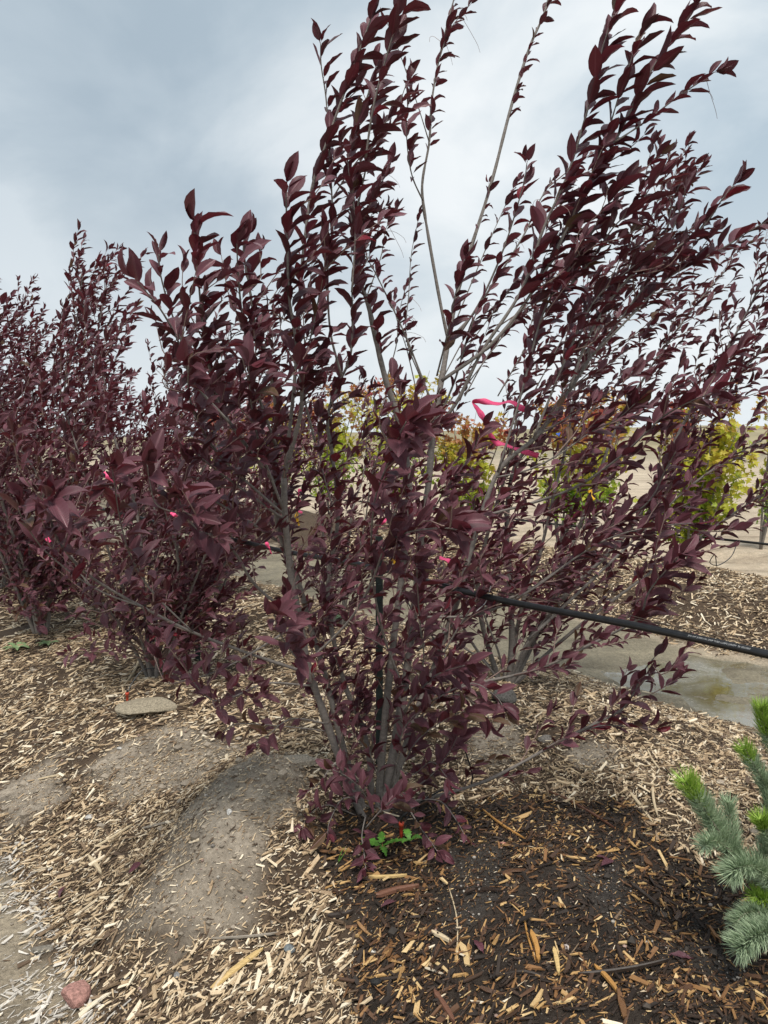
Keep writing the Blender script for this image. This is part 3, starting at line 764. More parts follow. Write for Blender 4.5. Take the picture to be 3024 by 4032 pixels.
# right, sweeping up and away with the wind
branch('r1', [(1705, 1700), (1800, 1580), (1900, 1380), (2050, 1150), (2140, 900), (2230, 700), (2300, 480), (2340, 330), (2372, 190), (2415, 60)], 2.5, 2.2, .009, .002, .098, .36, .018)
branch('r2', [(1738, 1500), (1950, 1340), (2140, 1080), (2290, 780), (2420, 560), (2520, 360), (2600, 220), (2680, 110), (2730, 30)], 2.45, 2.2, .009, .002, .098, .30, .018)
branch('r3', [(2420, 560), (2540, 480), (2670, 380), (2760, 320), (2810, 285)], 2.3, 2.25, .004, .0016, .074, .2, .026)
branch('r2b', [(2290, 780), (2380, 560), (2430, 400), (2480, 250), (2520, 120)], 2.35, 2.2, .004, .0016, .092, .2, .022)
branch('r5', [(2240, 1540), (2330, 1300), (2480, 1090), (2630, 1000), (2760, 900), (2840, 790), (2890, 730)], 2.5, 2.3, .007, .002, .082, .3, .024)
branch('r6', [(2330, 1400), (2450, 1250), (2580, 1060), (2650, 900), (2690, 790), (2700, 740)], 2.5, 2.35, .005, .0018, .080, .25, .024)
branch('r7', [(2330, 1400), (2460, 1270), (2650, 1080), (2840, 980), (2960, 905), (3060, 850)], 2.5, 2.3, .006, .002, .084, .3, .022)
branch('r8', [(2140, 1230), (2240, 1130), (2330, 1020), (2420, 890), (2520, 800), (2580, 700)], 2.45, 2.3, .005, .002, .098, .2, .022)
branch('r9', [(1960, 1860), (2050, 1560), (2140, 1230), (2260, 1030), (2350, 880), (2430, 740)], 2.5, 2.35, .006, .002, .098, .25, .022)
branch('r10', [(2100, 1730), (2220, 1430), (2330, 1200), (2430, 1100), (2570, 990)], 2.5, 2.4, .006, .002, .080, .3, .024)
branch('r12', [(1690, 2080), (1950, 2020), (2240, 1930), (2440, 1800), (2600, 1650), (2720, 1580), (2800, 1550)], 2.6, 1.95, .008, .002, .092, .55, .021)
branch('r13', [(1955, 1880), (2080, 1850), (2200, 1790), (2330, 1700), (2430, 1650), (2500, 1590)], 2.4, 2.1, .005, .0018, .096, .55, .023)
branch('r14', [(1662, 2430), (1880, 2420), (2080, 2330), (2260, 2200), (2400, 2120), (2560, 2075), (2720, 2060)], 2.5, 2.1, .007, .002, .084, .50, .030)
branch('r15', [(1640, 2560), (1900, 2400), (2070, 2330), (2200, 2240), (2400, 2080), (2550, 1980), (2620, 1850), (2660, 1780)], 2.55, 2.1, .009, .002, .082, .5, .026)
branch('r16', [(1620, 2790), (1800, 2710), (2100, 2640), (2300, 2550), (2440, 2480), (2520, 2430), (2550, 2340), (2610, 2260), (2670, 2200)], 2.45, 1.95, .009, .0022, .100, .66, .020)
branch('r17', [(1540, 3180), (1700, 3140), (1900, 3080), (2060, 3000), (2200, 2920), (2320, 2860), (2440, 2800), (2495, 2730), (2530, 2650), (2575, 2590)], 2.42, 2.15, .009, .0022, .080, .52, .040, .2)
branch('r18', [(2200, 2920), (2350, 2860), (2480, 2860), (2580, 2868)], 2.3, 2.2, .003, .0014, .06, .3, .035, .2)
branch('x0', [(1780, 1300), (1900, 1010), (1980, 830), (2035, 710)], 2.7, 2.75, .0036, .0012, 0.052, .30, .026)
branch('x1', [(1800, 1420), (2000, 1150), (2110, 980), (2170, 880)], 2.7, 2.75, .0036, .0012, 0.055, .30, .026)
branch('x2', [(1850, 1500), (2060, 1220), (2200, 1080), (2270, 1010)], 2.7, 2.75, .0036, .0012, 0.058, .30, .026)
branch('x3', [(1738, 1500), (1850, 1300), (1960, 1190), (2020, 1120)], 2.7, 2.75, .0036, .0012, 0.056, .30, .026)
branch('x4', [(1960, 1560), (2090, 1330), (2160, 1170), (2240, 1020)], 2.7, 2.75, .0036, .0012, 0.06, .30, .026)
branch('x5', [(1640, 1540), (1600, 1370), (1560, 1250), (1550, 1170)], 2.7, 2.75, .0036, .0012, 0.052, .30, .026)
branch('x6', [(1520, 1500), (1560, 1360), (1570, 1240), (1600, 1120)], 2.7, 2.75, .0036, .0012, 0.05, .30, .026)
branch('x7', [(2050, 1640), (2190, 1380), (2290, 1180), (2350, 1080)], 2.7, 2.75, .0036, .0012, 0.062, .30, .026)
branch('x8', [(2150, 1650), (2340, 1370), (2470, 1210), (2540, 1140)], 2.7, 2.75, .0036, .0012, 0.062, .30, .026)
branch('x9', [(1705, 1700), (1830, 1480), (1900, 1340), (1940, 1240)], 2.7, 2.75, .0036, .0012, 0.058, .30, .026)
branch('x10', [(1830, 1560), (1920, 1400), (2010, 1290), (2090, 1220)], 2.7, 2.75, .0036, .0012, 0.058, .30, .026)
branch('x11', [(1440, 1180), (1500, 1010), (1520, 900), (1560, 830)], 2.7, 2.75, .0036, .0012, 0.055, .30, .026)
branch('x12', [(1400, 980), (1460, 800), (1500, 700), (1530, 640)], 2.7, 2.75, .0036, .0012, 0.062, .30, .026)
branch('x13', [(1850, 990), (1900, 850), (1920, 780), (1925, 720)], 2.7, 2.75, .0036, .0012, 0.048, .30, .026)
branch('x14', [(2240, 1540), (2420, 1380), (2560, 1290), (2680, 1240)], 2.7, 2.75, .0036, .0012, 0.06, .30, .026)
branch('x15', [(2330, 1400), (2480, 1330), (2640, 1200), (2760, 1130)], 2.7, 2.75, .0036, .0012, 0.06, .30, .026)
branch('x16', [(2200, 1790), (2380, 1560), (2560, 1420), (2720, 1350)], 2.7, 2.75, .0036, .0012, 0.062, .30, .026)
branch('x17', [(2110, 1720), (2300, 1600), (2450, 1470), (2600, 1400)], 2.7, 2.75, .0036, .0012, 0.06, .30, .026)
# left, low and spreading
branch('l1', [(1212, 2650), (1000, 2580), (760, 2490), (560, 2390), (400, 2300), (300, 2220), (225, 2120), (195, 2020), (185, 1960)], 2.35, 1.6, .008, .0022, .105, .72, .020)
branch('l1b', [(560, 2390), (380, 2320), (200, 2190), (110, 2080), (70, 2000)], 2.0, 1.7, .004, .0016, .092, .35, .028)
branch('l1c', [(760, 2490), (600, 2330), (510, 2180), (470, 2030), (450, 1900), (440, 1830)], 2.1, 1.7, .004, .0016, .098, .35, .024)
branch('l2', [(1172, 2440), (1010, 2310), (935, 2190), (870, 2120), (780, 2090), (730, 2030), (700, 1950)], 2.35, 1.75, .007, .002, .104, .55, .017)
branch('l2b', [(780, 2090), (720, 2030), (620, 1990), (590, 1900), (580, 1830)], 1.85, 1.7, .003, .0016, .10, .2, .024)
branch('l3', [(1110, 2040), (960, 1930), (850, 1850), (780, 1790)], 2.25, 1.95, .006, .002, .09, .4, .026)
branch('l3b', [(1090, 2130), (960, 2040), (800, 1950), (640, 1880)], 2.3, 2.0, .006, .002, .085, .4, .028)
branch('l4', [(1230, 2700), (1050, 2690), (930, 2740), (850, 2760), (790, 2720), (740, 2650)], 2.35, 2.0, .005, .0018, .075, .4, .024, .1)
branch('l5', [(1290, 2850), (1150, 2830), (1060, 2890), (1000, 2930)], 2.35, 2.1, .004, .0016, .072, .3, .026, .1)
branch('l5b', [(1300, 2880), (1120, 2860), (940, 2850), (880, 2880)], 2.4, 2.2, .003, .0014, .062, .45, .030, .1)
branch('l6', [(1212, 2640), (1150, 2570), (1100, 2490), (1080, 2420)], 2.2, 1.95, .004, .0018, .100, .1, .017)
branch('l7', [(1180, 2450), (1010, 2560), (860, 2640), (700, 2680), (640, 2600)], 2.3, 2.1, .005, .0018, .08, .4, .026)
# centre front
branch('f1', [(1590, 2720), (1510, 2500), (1470, 2300), (1462, 2120), (1478, 1960), (1525, 1830), (1570, 1720), (1600, 1660)], 2.45, 1.65, .006, .002, .110, .62, .020)
branch('f2', [(1220, 2600), (1370, 2450), (1460, 2300), (1520, 2150), (1610, 2095), (1740, 2080), (1800, 2085)], 2.3, 1.75, .006, .002, .104, .5, .021)
branch('f3', [(1590, 2820), (1665, 2620), (1655, 2470), (1645, 2330), (1640, 2220)], 2.4, 1.95, .005, .002, .090, .45, .024)
branch('f4', [(1590, 2800), (1690, 2680), (1760, 2640), (1830, 2620)], 2.35, 2.05, .004, .0018, .092, .15, .017)
branch('f5', [(1590, 2620), (1500, 2540), (1430, 2500), (1370, 2440)], 2.5, 2.35, .004, .0016, .074, .2, .022)
branch('f6', [(1700, 2650), (1800, 2480), (1900, 2320), (1980, 2180)], 2.5, 2.3, .005, .0016, .076, .25, .024)
branch('f7', [(1662, 2080), (1760, 1920), (1850, 1800), (1900, 1680)], 2.6, 2.35, .005, .0016, .085, .25, .024)
branch('f8', [(1610, 1900), (1560, 1800), (1490, 1660), (1470, 1540)], 2.5, 2.35, .005, .0016, .060, .5, .03)
branch('f9', [(1330, 2050), (1290, 1930), (1260, 1800), (1250, 1650)], 2.4, 2.3, .004, .0016, .070, .3, .026)
# foot of the tree
for k, (pts, d0, d1, lf) in enumerate([
    ([(1500, 3180), (1400, 3060), (1320, 3010), (1260, 3080), (1210, 3120)], 2.4, 2.2, .066), ([(1400, 3210), (1290, 3170), (1215, 3210), (1190, 3260)], 2.4, 2.2, .062),
    ([(1440, 3210), (1425, 3290), (1435, 3370), (1440, 3420)], 2.3, 2.05, .066), ([(1560, 3160), (1720, 3150), (1790, 3220), (1830, 3290)], 2.35, 2.2, .064),
    ([(1540, 3160), (1690, 3060), (1770, 2960), (1800, 2900)], 2.35, 2.15, .085), ([(1540, 3100), (1640, 2920), (1760, 2830), (1830, 2800)], 2.35, 2.1, .085),
    ([(1470, 3200), (1430, 3120), (1370, 3060), (1310, 3030)], 2.3, 2.15, .070), ([(1440, 3260), (1500, 3190), (1560, 3140), (1590, 3120)], 2.15, 2.05, .098),
    ([(1500, 3150), (1470, 3000), (1400, 2900), (1350, 2850)], 2.45, 2.3, .068), ([(1550, 3000), (1620, 3050), (1700, 3000), (1760, 3060)], 2.4, 2.2, .07),
    ([(1590, 3150), (1650, 3250), (1700, 3320), (1720, 3350)], 2.3, 2.15, .066), ([(1590, 2900), (1720, 2760), (1820, 2740), (1930, 2830)], 2.4, 2.2, .085),
    ([(1700, 2760), (1850, 2690), (1950, 2740), (1990, 2800)], 2.3, 2.2, .08), ([(1500, 3050), (1450, 2850), (1420, 2760), (1400, 2700)], 2.5, 2.4, .068),
    ([(1560, 3050), (1580, 2900), (1620, 2830), (1660, 2800)], 2.35, 2.2, .075), ([(1480, 3190), (1360, 3140), (1300, 3230), (1290, 3280)], 2.3, 2.15, .064)]):
    branch('g%d' % k, pts, d0, d1, .0035, .0014, lf, .25, .020, .15)

def keep_main(px, py):
    if 1270 < px < 1500 and 1560 < py < 1930: return False
    if 1840 < px < 2130 and 1540 < py < 1820: return False
    if py > 1480: return True
    if px < 1330: return py > np.interp(px, [500, 640, 760, 980, 1100, 1330], [1300, 1120, 1000, 1020, 900, 900])
    if px < 1560: return py < 900 and py > 250
    if px > 2200: return py > np.interp(px, [2200, 2500, 2800, 3100], [700, 450, 900, 950])
    return False
for P, r_ in list(mt.skel):
    if r_ >= .012: side_shoots(mt, P, r_, 0.14, 0.055, .12, .32, .058, .028, keep_main)
    elif r_ >= .0045: side_shoots(mt, P, r_, 0.25, 0.085, .10, .26, .058, .028, keep_main)
# old flower stalks: thin curling threads
for P, r_ in list(mt.skel)[6:60]:
    if mt.rng.random() < 0.55:
        for q in range(2):
            p = P[int(len(P) * mt.rng.uniform(.4, .95))]; v = unit(mt.rng.normal(0, 1, 3) + np.array([.6, 0, .4])); ln = mt.rng.uniform(.05, .10)
            mt.twig(spline([p, p + v * ln * .5, p + v * ln * .9 + np.array([.01, 0, -.02]), p + v * ln + np.array([.015, 0, -.04])], 8), .0009, .0006, 3)
mt.finish(300)

# ---------------------------------------------------------------- the other purple trees
def vase_tree(px, py, Yd, label, seed, stems, height, spread, leaf, every, spacing, n_single, lean=0.30, shoot_len=(.18, .38), r0=.018, base=None):
    q = at(px, py, Yd) if base is None else np.array(base)
    b = np.array([q[0], q[1], float(H(q[0], q[1])) - 0.01]); pl = Plant('purple_cherry_tree', b, label, 'tree', GROUP_P, seed); rg = pl.rng
    for k in range(stems):
        a = 2 * math.pi * (k + rg.uniform(-.3, .3)) / stems; rad = spread * rg.uniform(.35, 1.0); hh = height * rg.uniform(.72, 1.0) * (1 - 0.18 * (rad / spread) ** 2)
        v = np.array([math.cos(a) * rad + lean * hh * .35, math.sin(a) * rad, hh])
        pts = [b - np.array([0, 0, .03]) + np.array([math.cos(a), math.sin(a), 0]) * .03, b + v * np.array([.22, .22, .2]), b + v * np.array([.5, .5, .5]) + rg.normal(0, .04, 3), b + v * np.array([.78, .78, .78]) + rg.normal(0, .04, 3), b + v]
        P = spline(pts, 22); rr = .72 * r0 * rg.uniform(.6, 1.1); pl.wood('trunk', P, np.linspace(rr, .0025, 22), 7); pl.skel.append((P, rr))
        pl.shoot(P, .72, leaf, spacing); side_shoots(pl, P, rr, .10, every * .78, shoot_len[0], shoot_len[1], leaf, spacing)
    # low skirt of short shoots
    for k in range(stems * 3):
        a = rg.uniform(0, 6.28); v = np.array([math.cos(a), math.sin(a), rg.uniform(.35, 1.6)]) * rg.uniform(.3, .62)
        P = spline([b + np.array([0, 0, .1]), b + v * .5 + np.array([0, 0, .08]), b + v], 8); pl.twig(P, .005, .0015); pl.shoot(P, .4, leaf, spacing)
    pl.finish(n_single, lo=True); return pl

# tree behind on the right: its limbs are traced, its shoots grown
q = at(2000, 2700, 3.93); t4b = np.array([q[0], q[1], float(H(q[0], q[1])) - .01])
t4 = Plant('purple_cherry_tree', t4b, 'purple-leaved cherry tree behind the black pipe on the right, its limbs leaning right', 'tree', GROUP_P, 31)
for pts, d1, r0 in [
    ([(1965, 2700), (1895, 2450), (1885, 2250), (1950, 2000), (2000, 1830), (2060, 1500), (2130, 1250), (2190, 1000)], 3.7, .020),
    ([(2000, 2700), (2090, 2510), (2230, 2340), (2440, 2130), (2560, 1950), (2700, 1650), (2850, 1400), (2980, 1150), (3040, 980)], 3.5, .026),
    ([(2000, 2700), (2015, 2500), (2005, 2250), (1995, 2050), (2020, 1860), (2100, 1730), (2240, 1540), (2330, 1350), (2420, 1150), (2520, 950), (2600, 760), (2640, 600)], 3.7, .024),
    ([(2010, 2700), (2150, 2420), (2250, 2150), (2330, 1950), (2420, 1700), (2560, 1450), (2740, 1200), (2880, 1040)], 3.9, .020),
    ([(1990, 2700), (2120, 2600), (2300, 2450), (2500, 2300), (2750, 2120), (2950, 1980), (3050, 1920)], 3.6, .016),
    ([(2000, 2700), (2050, 2400), (2120, 2200), (2180, 1950), (2230, 1750), (2260, 1550), (2290, 1300), (2340, 1100)], 4.1, .018),
    ([(2080, 2520), (2440, 2180), (2700, 1930), (2900, 1790), (3060, 1700)], 3.4, .012),
    ([(2560, 1950), (2700, 1720), (2900, 1480), (3060, 1330)], 3.4, .009),
    ([(2330, 1350), (2500, 1200), (2600, 1000), (2660, 760), (2740, 640)], 3.6, .008),
    ([(1990, 2700), (1840, 2500), (1760, 2300), (1740, 2100), (1770, 1900)], 3.9, .012),
    ([(1990, 2700), (1900, 2600), (1800, 2530), (1700, 2420), (1640, 2280)], 3.7, .009), ([(2010, 2700), (2100, 2640), (2200, 2600), (2290, 2560), (2350, 2500)], 3.7, .009),
    ([(2000, 2700), (2060, 2560), (2160, 2420), (2220, 2300), (2300, 2200)], 3.6, .010), ([(2000, 2700), (1960, 2560), (1900, 2400), (1850, 2200), (1880, 2000)], 3.6, .010)]:
    P = stem('trunk', pts, 3.93 if pts[0][1] == 2700 else 3.75, d1, r0, .003, pts[0][1] == 2700, 7, t4)
    ev = .085 if pts[-1][1] > 1600 else .055
    t4.shoot(P, .72, .066, .022); side_shoots(t4, P, r0, .10 if ev < .07 else .30, ev, .16, .34, .066, .023, lambda px, py: py > np.interp(px, [1700, 2100, 2300, 2500, 2700, 3100], [1250, 1000, 850, 620, 520, 860]))
t4.finish(300)

vase_tree(620, 2690, 3.80, 'slender-trunked purple cherry tree second along the row, behind the flat limestone slab', 41, 9, 1.95, .85, .070, .060, .024, 300, .15)
vase_tree(165, 2500, 4.80, 'purple cherry tree at the left edge with small green weeds at its foot', 42, 10, 2.72, .95, .072, .062, .025, 300, -.08)
far_spots = [(5.0, -.15, 2.6, 'purple cherry tree in the left background, just behind the one at the left edge'), (6.7, -.1, 3.1, 'farthest purple cherry tree at the extreme left of the row'),
             (3.7, 1.27, 2.3, 'purple cherry tree far behind the main tree, left of its trunks'), (5.3, 1.3, 2.0, 'purple cherry tree in the far left background, on the far side of the mound'),
             (2.15, 1.45, 1.75, 'small thin purple cherry tree directly behind the main trunks')]
for k, (s_, t_, h_, lb) in enumerate(far_spots):
    x, y = xy(s_, t_); vase_tree(0, 0, 0, lb, 60 + k, 8 if k < 4 else 5, h_, .95 if k < 4 else .6, .072, .075 if k < 4 else .085, .027, 0 if k < 4 else 200, .2, base=(x, y, 0))

# ---------------------------------------------------------------- maples beyond the second mound
def maple_leaf_material():
    m, t, b = new_mat('maple leaf')
    f = attr(t, 'rnd')
    c = ramp(t, f, [(0.0, (0.16, 0.30, 0.02)), (0.3, (0.36, 0.44, 0.035)), (0.58, (0.52, 0.47, 0.05)), (0.8, (0.42, 0.20, 0.06)), (1.0, (0.42, 0.10, 0.07))])
    t.links.new(c, b.inputs['Base Color']); setin(b, Roughness=0.5)
    tr = nd(t, 'ShaderNodeBsdfTranslucent'); t.links.new(c, tr.inputs['Color'])
    mx = nd(t, 'ShaderNodeMixShader'); mx.inputs[0].default_value = 0.4
    t.links.new(b.outputs[0], mx.inputs[1]); t.links.new(tr.outputs[0], mx.inputs[2]); t.links.new(mx.outputs[0], t.nodes['Material Output'].inputs['Surface'])
    return m
M['maple'] = maple_leaf_material()
_a = [(0, -.02), (.18, -.42), (.38, -.16), (.55, -.5), (.62, -.18), (1.0, 0), (.62, .18), (.55, .5), (.38, .16), (.18, .42)]
ML = np.array([(x, y, 0.18 * abs(y) - 0.12 * x * x) for x, y in _a] + [(.36, 0, 0.0)]); MT = np.array([(10, k, (k + 1) % 10) for k in range(10)])
def maple(base, height, width, label, seed, nleaf, redness):
    rg = np.random.default_rng(seed); b = np.array([base[0], base[1], float(H(base[0], base[1])) - .02])
    root = empty('maple_tree', tuple(b)); tag(root, label, 'tree', 'yellowing young maples beyond the second mound')
    P_, L_, R_ = [], [], []
    tw = MB(); nst = 6
    for k in range(nst):
        a = 2 * math.pi * k / nst + rg.uniform(-.4, .4); hh = height * rg.uniform(.75, 1.0); rad = width * rg.uniform(.2, .5)
        tip = b + np.array([math.cos(a) * rad + .08 * hh, math.sin(a) * rad, hh]); P = spline([b - np.array([0, 0, .03]), b + (tip - b) * .35 + rg.normal(0, .03, 3), b + (tip - b) * .7 + rg.normal(0, .04, 3), tip], 14)
        mb = MB(); V, T, Q = tube(P, np.linspace(.017, .003, 14), 6); mb.add(V, T, Q); obj('trunk', mb.mesh('trunk', b), M['bark'], root)
        for j in range(12):
            f = rg.uniform(.22, 1.0); hue = rg.normal(0, .13); p = P[int(f * 13)]; a2 = rg.uniform(0, 6.28); ln = width * .42 * rg.uniform(.4, 1.0) * (1.15 - .7 * f)
            e = p + np.array([math.cos(a2) * ln, math.sin(a2) * ln, ln * rg.uniform(.2, .9)]); Qp = spline([p, (p + e) / 2 + rg.normal(0, .02, 3), e], 5)
            V, T, Q = tube(Qp, .003, 3, False); tw.add(V, T, Q)
            for i in range(max(2, nleaf // (nst * 12))):
                g = rg.uniform(.15, 1.05); c0 = p + (e - p) * g + rg.normal(0, .045, 3); P_.append(c0)
                l = unit(rg.normal(0, 1, 3) + np.array([.5, 0, -.25])); L_.append(l)
                hf = (c0[2] - b[2]) / height; R_.append(np.clip(rg.normal(.30 + redness * (hf - .35) * 1.1 + hue, .07), 0, 1))
    obj('branches', tw.mesh('branches', b), M['bark'], root)['kind'] = 'stuff'
    P_, L_, R_ = np.array(P_), np.array(L_), np.array(R_); n = len(P_)
    Nn = rg.normal(0, .6, (n, 3)) + np.array([0, -.3, 1]); Nn -= L_ * (Nn * L_).sum(1)[:, None]; Nn /= np.linalg.norm(Nn, axis=1)[:, None]; Yn = np.cross(Nn, L_)
    S = rg.uniform(.055, .10, n)
    V = (P_ - b)[:, None] + S[:, None, None] * (ML[None, :, 0, None] * L_[:, None] + ML[None, :, 1, None] * Yn[:, None] + ML[None, :, 2, None] * Nn[:, None])
    T = (MT[None] + (np.arange(n) * 11)[:, None, None]).reshape(-1, 3)
    tag(obj('crown', mesh_np('crown', V.reshape(-1, 3), [T], False, {'rnd': np.repeat(R_, 11)}), M['maple'], root), kind='stuff')
mx_, my_ = on_plane(2715, 2235, 0.2)[:2]
maple((mx_, my_), 1.9, 1.25, 'nearest yellow-green maple on the right, with a thin black hose hanging beside it', 1, 3200, .75)
for k, (s_, t_, h_, w_, lb, rd) in enumerate([
    (3.3, 5.7, 2.0, 1.2, 'yellow-green maple with reddish top seen through branches right of centre', 1.1), (4.9, 5.7, 2.0, 1.2, 'orange-tinged maple seen through the leaves below the large pink ribbon', 1.1),
    (6.5, 5.7, 2.45, 1.7, 'bright yellow-green maple in the gap between the main trunks', .6), (8.1, 5.7, 2.5, 1.6, 'maple turning orange just left of the gap between the main trunks', 1.0),
    (9.9, 5.7, 2.2, 1.2, 'hazy yellow maple behind the left trunk of the main tree', .9), (11.9, 5.7, 2.2, 1.2, 'orange-tinted maple behind the left-hand purple trees', 1.2),
    (2.0, 8.4, 2.35, .55, 'tall maple with red tip at the far right edge', 1.0), (4.6, 8.4, 2.5, 1.2, 'distant maple of the third row behind the right-hand branches', 1.1)]):
    maple(xy(s_, t_), h_, w_, lb, 10 + k, 2000 if w_ > .6 else 500, rd)

# ---------------------------------------------------------------- drip line, posts, wires
PT, PZ = 0.24, 1.055
def pipe_pt(s, dz=0.0):
    x, y = xy(s, PT); sag = 0.012 * math.sin(s * 2.1 + .6) + 0.006 * math.sin(s * 5.3)
    return np.array([x, y, PZ + sag + dz + 0.022 * max(0, -s)])
PR = 0.0108
Pp = np.array([pipe_pt(s) for s in np.linspace(-2.6, 8, 150)])
V, T, Q = tube(Pp, PR, 20); mb = MB(); mb.add(V, T, Q)
pipe_o = tag(obj('drip_pipe', mb.mesh('drip_pipe'), M['pipe']), 'thick black irrigation pipe printed with white text, crossing behind the main tree', 'pipe')
# printed line on the pipe
cu = bpy.data.curves.new('t', 'FONT'); cu.body = 'JPG 3/4" JUREL/OL DRIP TUBE LLDPE JUREPP  20 2021033'; cu.size = 1.0; cu.resolution_u = 2
to = bpy.data.objects.new('t', cu); col.objects.link(to)
dg = bpy.context.evaluated_depsgraph_get(); dg.update(); tm = bpy.data.meshes.new_from_object(to.evaluated_get(dg))
co = np.empty(len(tm.vertices) * 3); tm.vertices.foreach_get('co', co); co = co.reshape(-1, 3)
bpy.data.objects.remove(to); bpy.data.curves.remove(cu)
sgrid = np.linspace(0.6, -1.6, 800); spx = np.array([proj(pipe_pt(s))[0] for s in sgrid])
sa, sb = float(np.interp(2715, spx, sgrid)), float(np.interp(2960, spx, sgrid))
u = (co[:, 0] - co[:, 0].min()) / np.ptp(co[:, 0]); hgt = 0.0062
nv = []
for uu, vv in zip(u, co[:, 1]):
    s_ = sa + (sb - sa) * uu; c0 = pipe_pt(s_); tg = unit(pipe_pt(s_ - .01) - pipe_pt(s_ + .01))
    toc = unit(np.array([0, 0, CAM_H]) - c0); e1 = unit(toc - tg * np.dot(toc, tg)); e2 = unit(np.cross(tg, e1)); e2 = e2 if e2[2] > 0 else -e2
    th = (vv - 0.25) * hgt / PR + 0.30
    nv.append(c0 + (PR + .0004) * (e1 * math.cos(th) + e2 * math.sin(th)))
tm.vertices.foreach_set('co', np.array(nv).ravel()); tm.update(); tm.name = 'printed_text'
tm.materials.clear(); tm.materials.append(M['print'])
tag(obj('printed_text', tm, None, pipe_o), 'small white lettering along the pipe')
# wires twisted above the pipe
for k in range(2):
    Pw = np.array([pipe_pt(s, .026 + .005 * math.sin(s * 9 + k * 2.2) + .008 * math.sin(s * 2.3 + k)) + np.array([.004 * math.cos(s * 14 + k * 3), .02, 0]) for s in np.linspace(-2.6, 4, 160)])
    V, T, Q = tube(Pw, .0011, 4); mb = MB(); mb.add(V, T, Q)
    tag(obj('support_wire', mb.mesh('support_wire'), M['wire']), 'one of two thin rusty wires twisted together along the top of the black pipe', 'wire', 'paired wires above the pipe')
V, T, Q = tube(spline([pipe_pt(-.32, .02) + [0, 0, .02], pipe_pt(-.30, -.018), pipe_pt(-.28, -.05) + [-.02, -.02, 0]], 8), .0016, 5); mb = MB(); mb.add(V, T, Q)
tag(obj('cable_tie', mb.mesh('cable_tie'), M['whiteplastic']), 'small white cable tie hanging from the black pipe', 'cable tie')

def tpost(s_, t_, top, label):
    x, y = xy(s_, t_); z0 = float(H(x, y)); root = empty('steel_post', (x, y, z0)); tag(root, label, 'post', 'dark steel posts holding the drip pipe')
    w_, th = .030, .004
    mb = MB()
    def bx(x0, x1, y0, y1, z0_, z1_):
        V = [(a, bq, c_) for a in (x0, x1) for bq in (y0, y1) for c_ in (z0_, z1_)]
        mb.add(V, None, [(0, 1, 3, 2), (4, 6, 7, 5), (0, 4, 5, 1), (2, 3, 7, 6), (0, 2, 6, 4), (1, 5, 7, 3)])
    bx(-w_ / 2, w_ / 2, 0, th, -.3, top); bx(-th / 2, th / 2, th, .030, -.3, top - .004)
    obj('shaft', mb.mesh('shaft', smooth=False), M['post'], root)
    for k in range(int(top / .06)):
        mb = MB(); bx(-.006, .006, -.006, -.0005, .05 + k * .06, .062 + k * .06); obj('stud', mb.mesh('stud', smooth=False), M['post'], root)
    return x, y, z0
tpost(.30, .27, .98, 'dark green steel post beside the main trunk with yellow tape near its top')
tpost(2.05, .30, .95, 'dark steel post beside the second purple tree in the row')

# second pipe along the maple row
Pq = []
for s in np.linspace(-4, 13, 60):
    x, y = xy(s, 5.95); Pq.append((x, y, .50 + .02 * math.sin(s * 1.3)))
V, T, Q = tube(np.array(Pq), .013, 10); mb = MB(); mb.add(V, T, Q)
tag(obj('drip_pipe', mb.mesh('drip_pipe'), M['pipe']), 'distant black irrigation pipe along the maple row at right', 'pipe')
def hose(pts, r, label, name='drip_hose', grp=None):
    V, T, Q = tube(spline(pts, 30), r, 6); mb = MB(); mb.add(V, T, Q)
    return tag(obj(name, mb.mesh(name), M['pipe']), label, 'hose', grp)
def gp(px, py, dz=0.0, z=0.22):
    q = on_plane(px, py, z)
    for _ in range(4): q = on_plane(px, py, float(H(q[0], q[1])))
    return np.array([q[0], q[1], float(H(q[0], q[1])) + dz])
hose([at(2905, 2130, 7.7), at(2880, 2190, 7.5), at(2830, 2225, 7.3), at(2795, 2215, 7.3), at(2815, 2185, 7.3), at(2822, 2235, 7.3)], .005, 'thin black hose looping down beside the nearest maple')
ew = gp(1580, 3300, .0)
hose([pipe_pt(.12), pipe_pt(.13, -.10) + [.02, -.03, 0], at(1760, 2600, 2.45), at(1800, 2850, 2.4), at(1860, 3080, 2.45), at(1740, 3110, 2.38), at(1600, 3200, 2.3), ew + [0, 0, .055]], .003, 'thin black drip hose from the pipe down to the red stake at the main tree')
ew2 = gp(502, 2770, 0)
hose([at(610, 2630, 3.6), at(560, 2640, 3.55), at(520, 2690, 3.5), ew2 + [0, 0, .05]], .0035, 'thin black drip hose arching to a red emitter by the stone slab')
def emitter(p, label):
    root = empty('drip_emitter', tuple(p)); tag(root, label, 'drip emitter', 'red drip emitters')
    mb = MB(); V, T, Q = tube([(0, 0, -.02), (0, 0, .02), (0, 0, .045), (0, 0, .047), (0, 0, .058)], [.004, .0065, .0075, .0095, .0095], 8); mb.add(V, T, Q); obj('stake', mb.mesh('stake'), M['redplastic'], root)
    mb = MB(); V, T, Q = tube([(0, 0, .058), (0, 0, .072)], [.0045, .0045], 8); mb.add(V, T, Q); obj('cap', mb.mesh('cap'), M['pipe'], root)
emitter(ew, 'red plastic drip stake at the foot of the main tree'); emitter(ew2, 'red plastic drip stake at the edge of the stone slab')

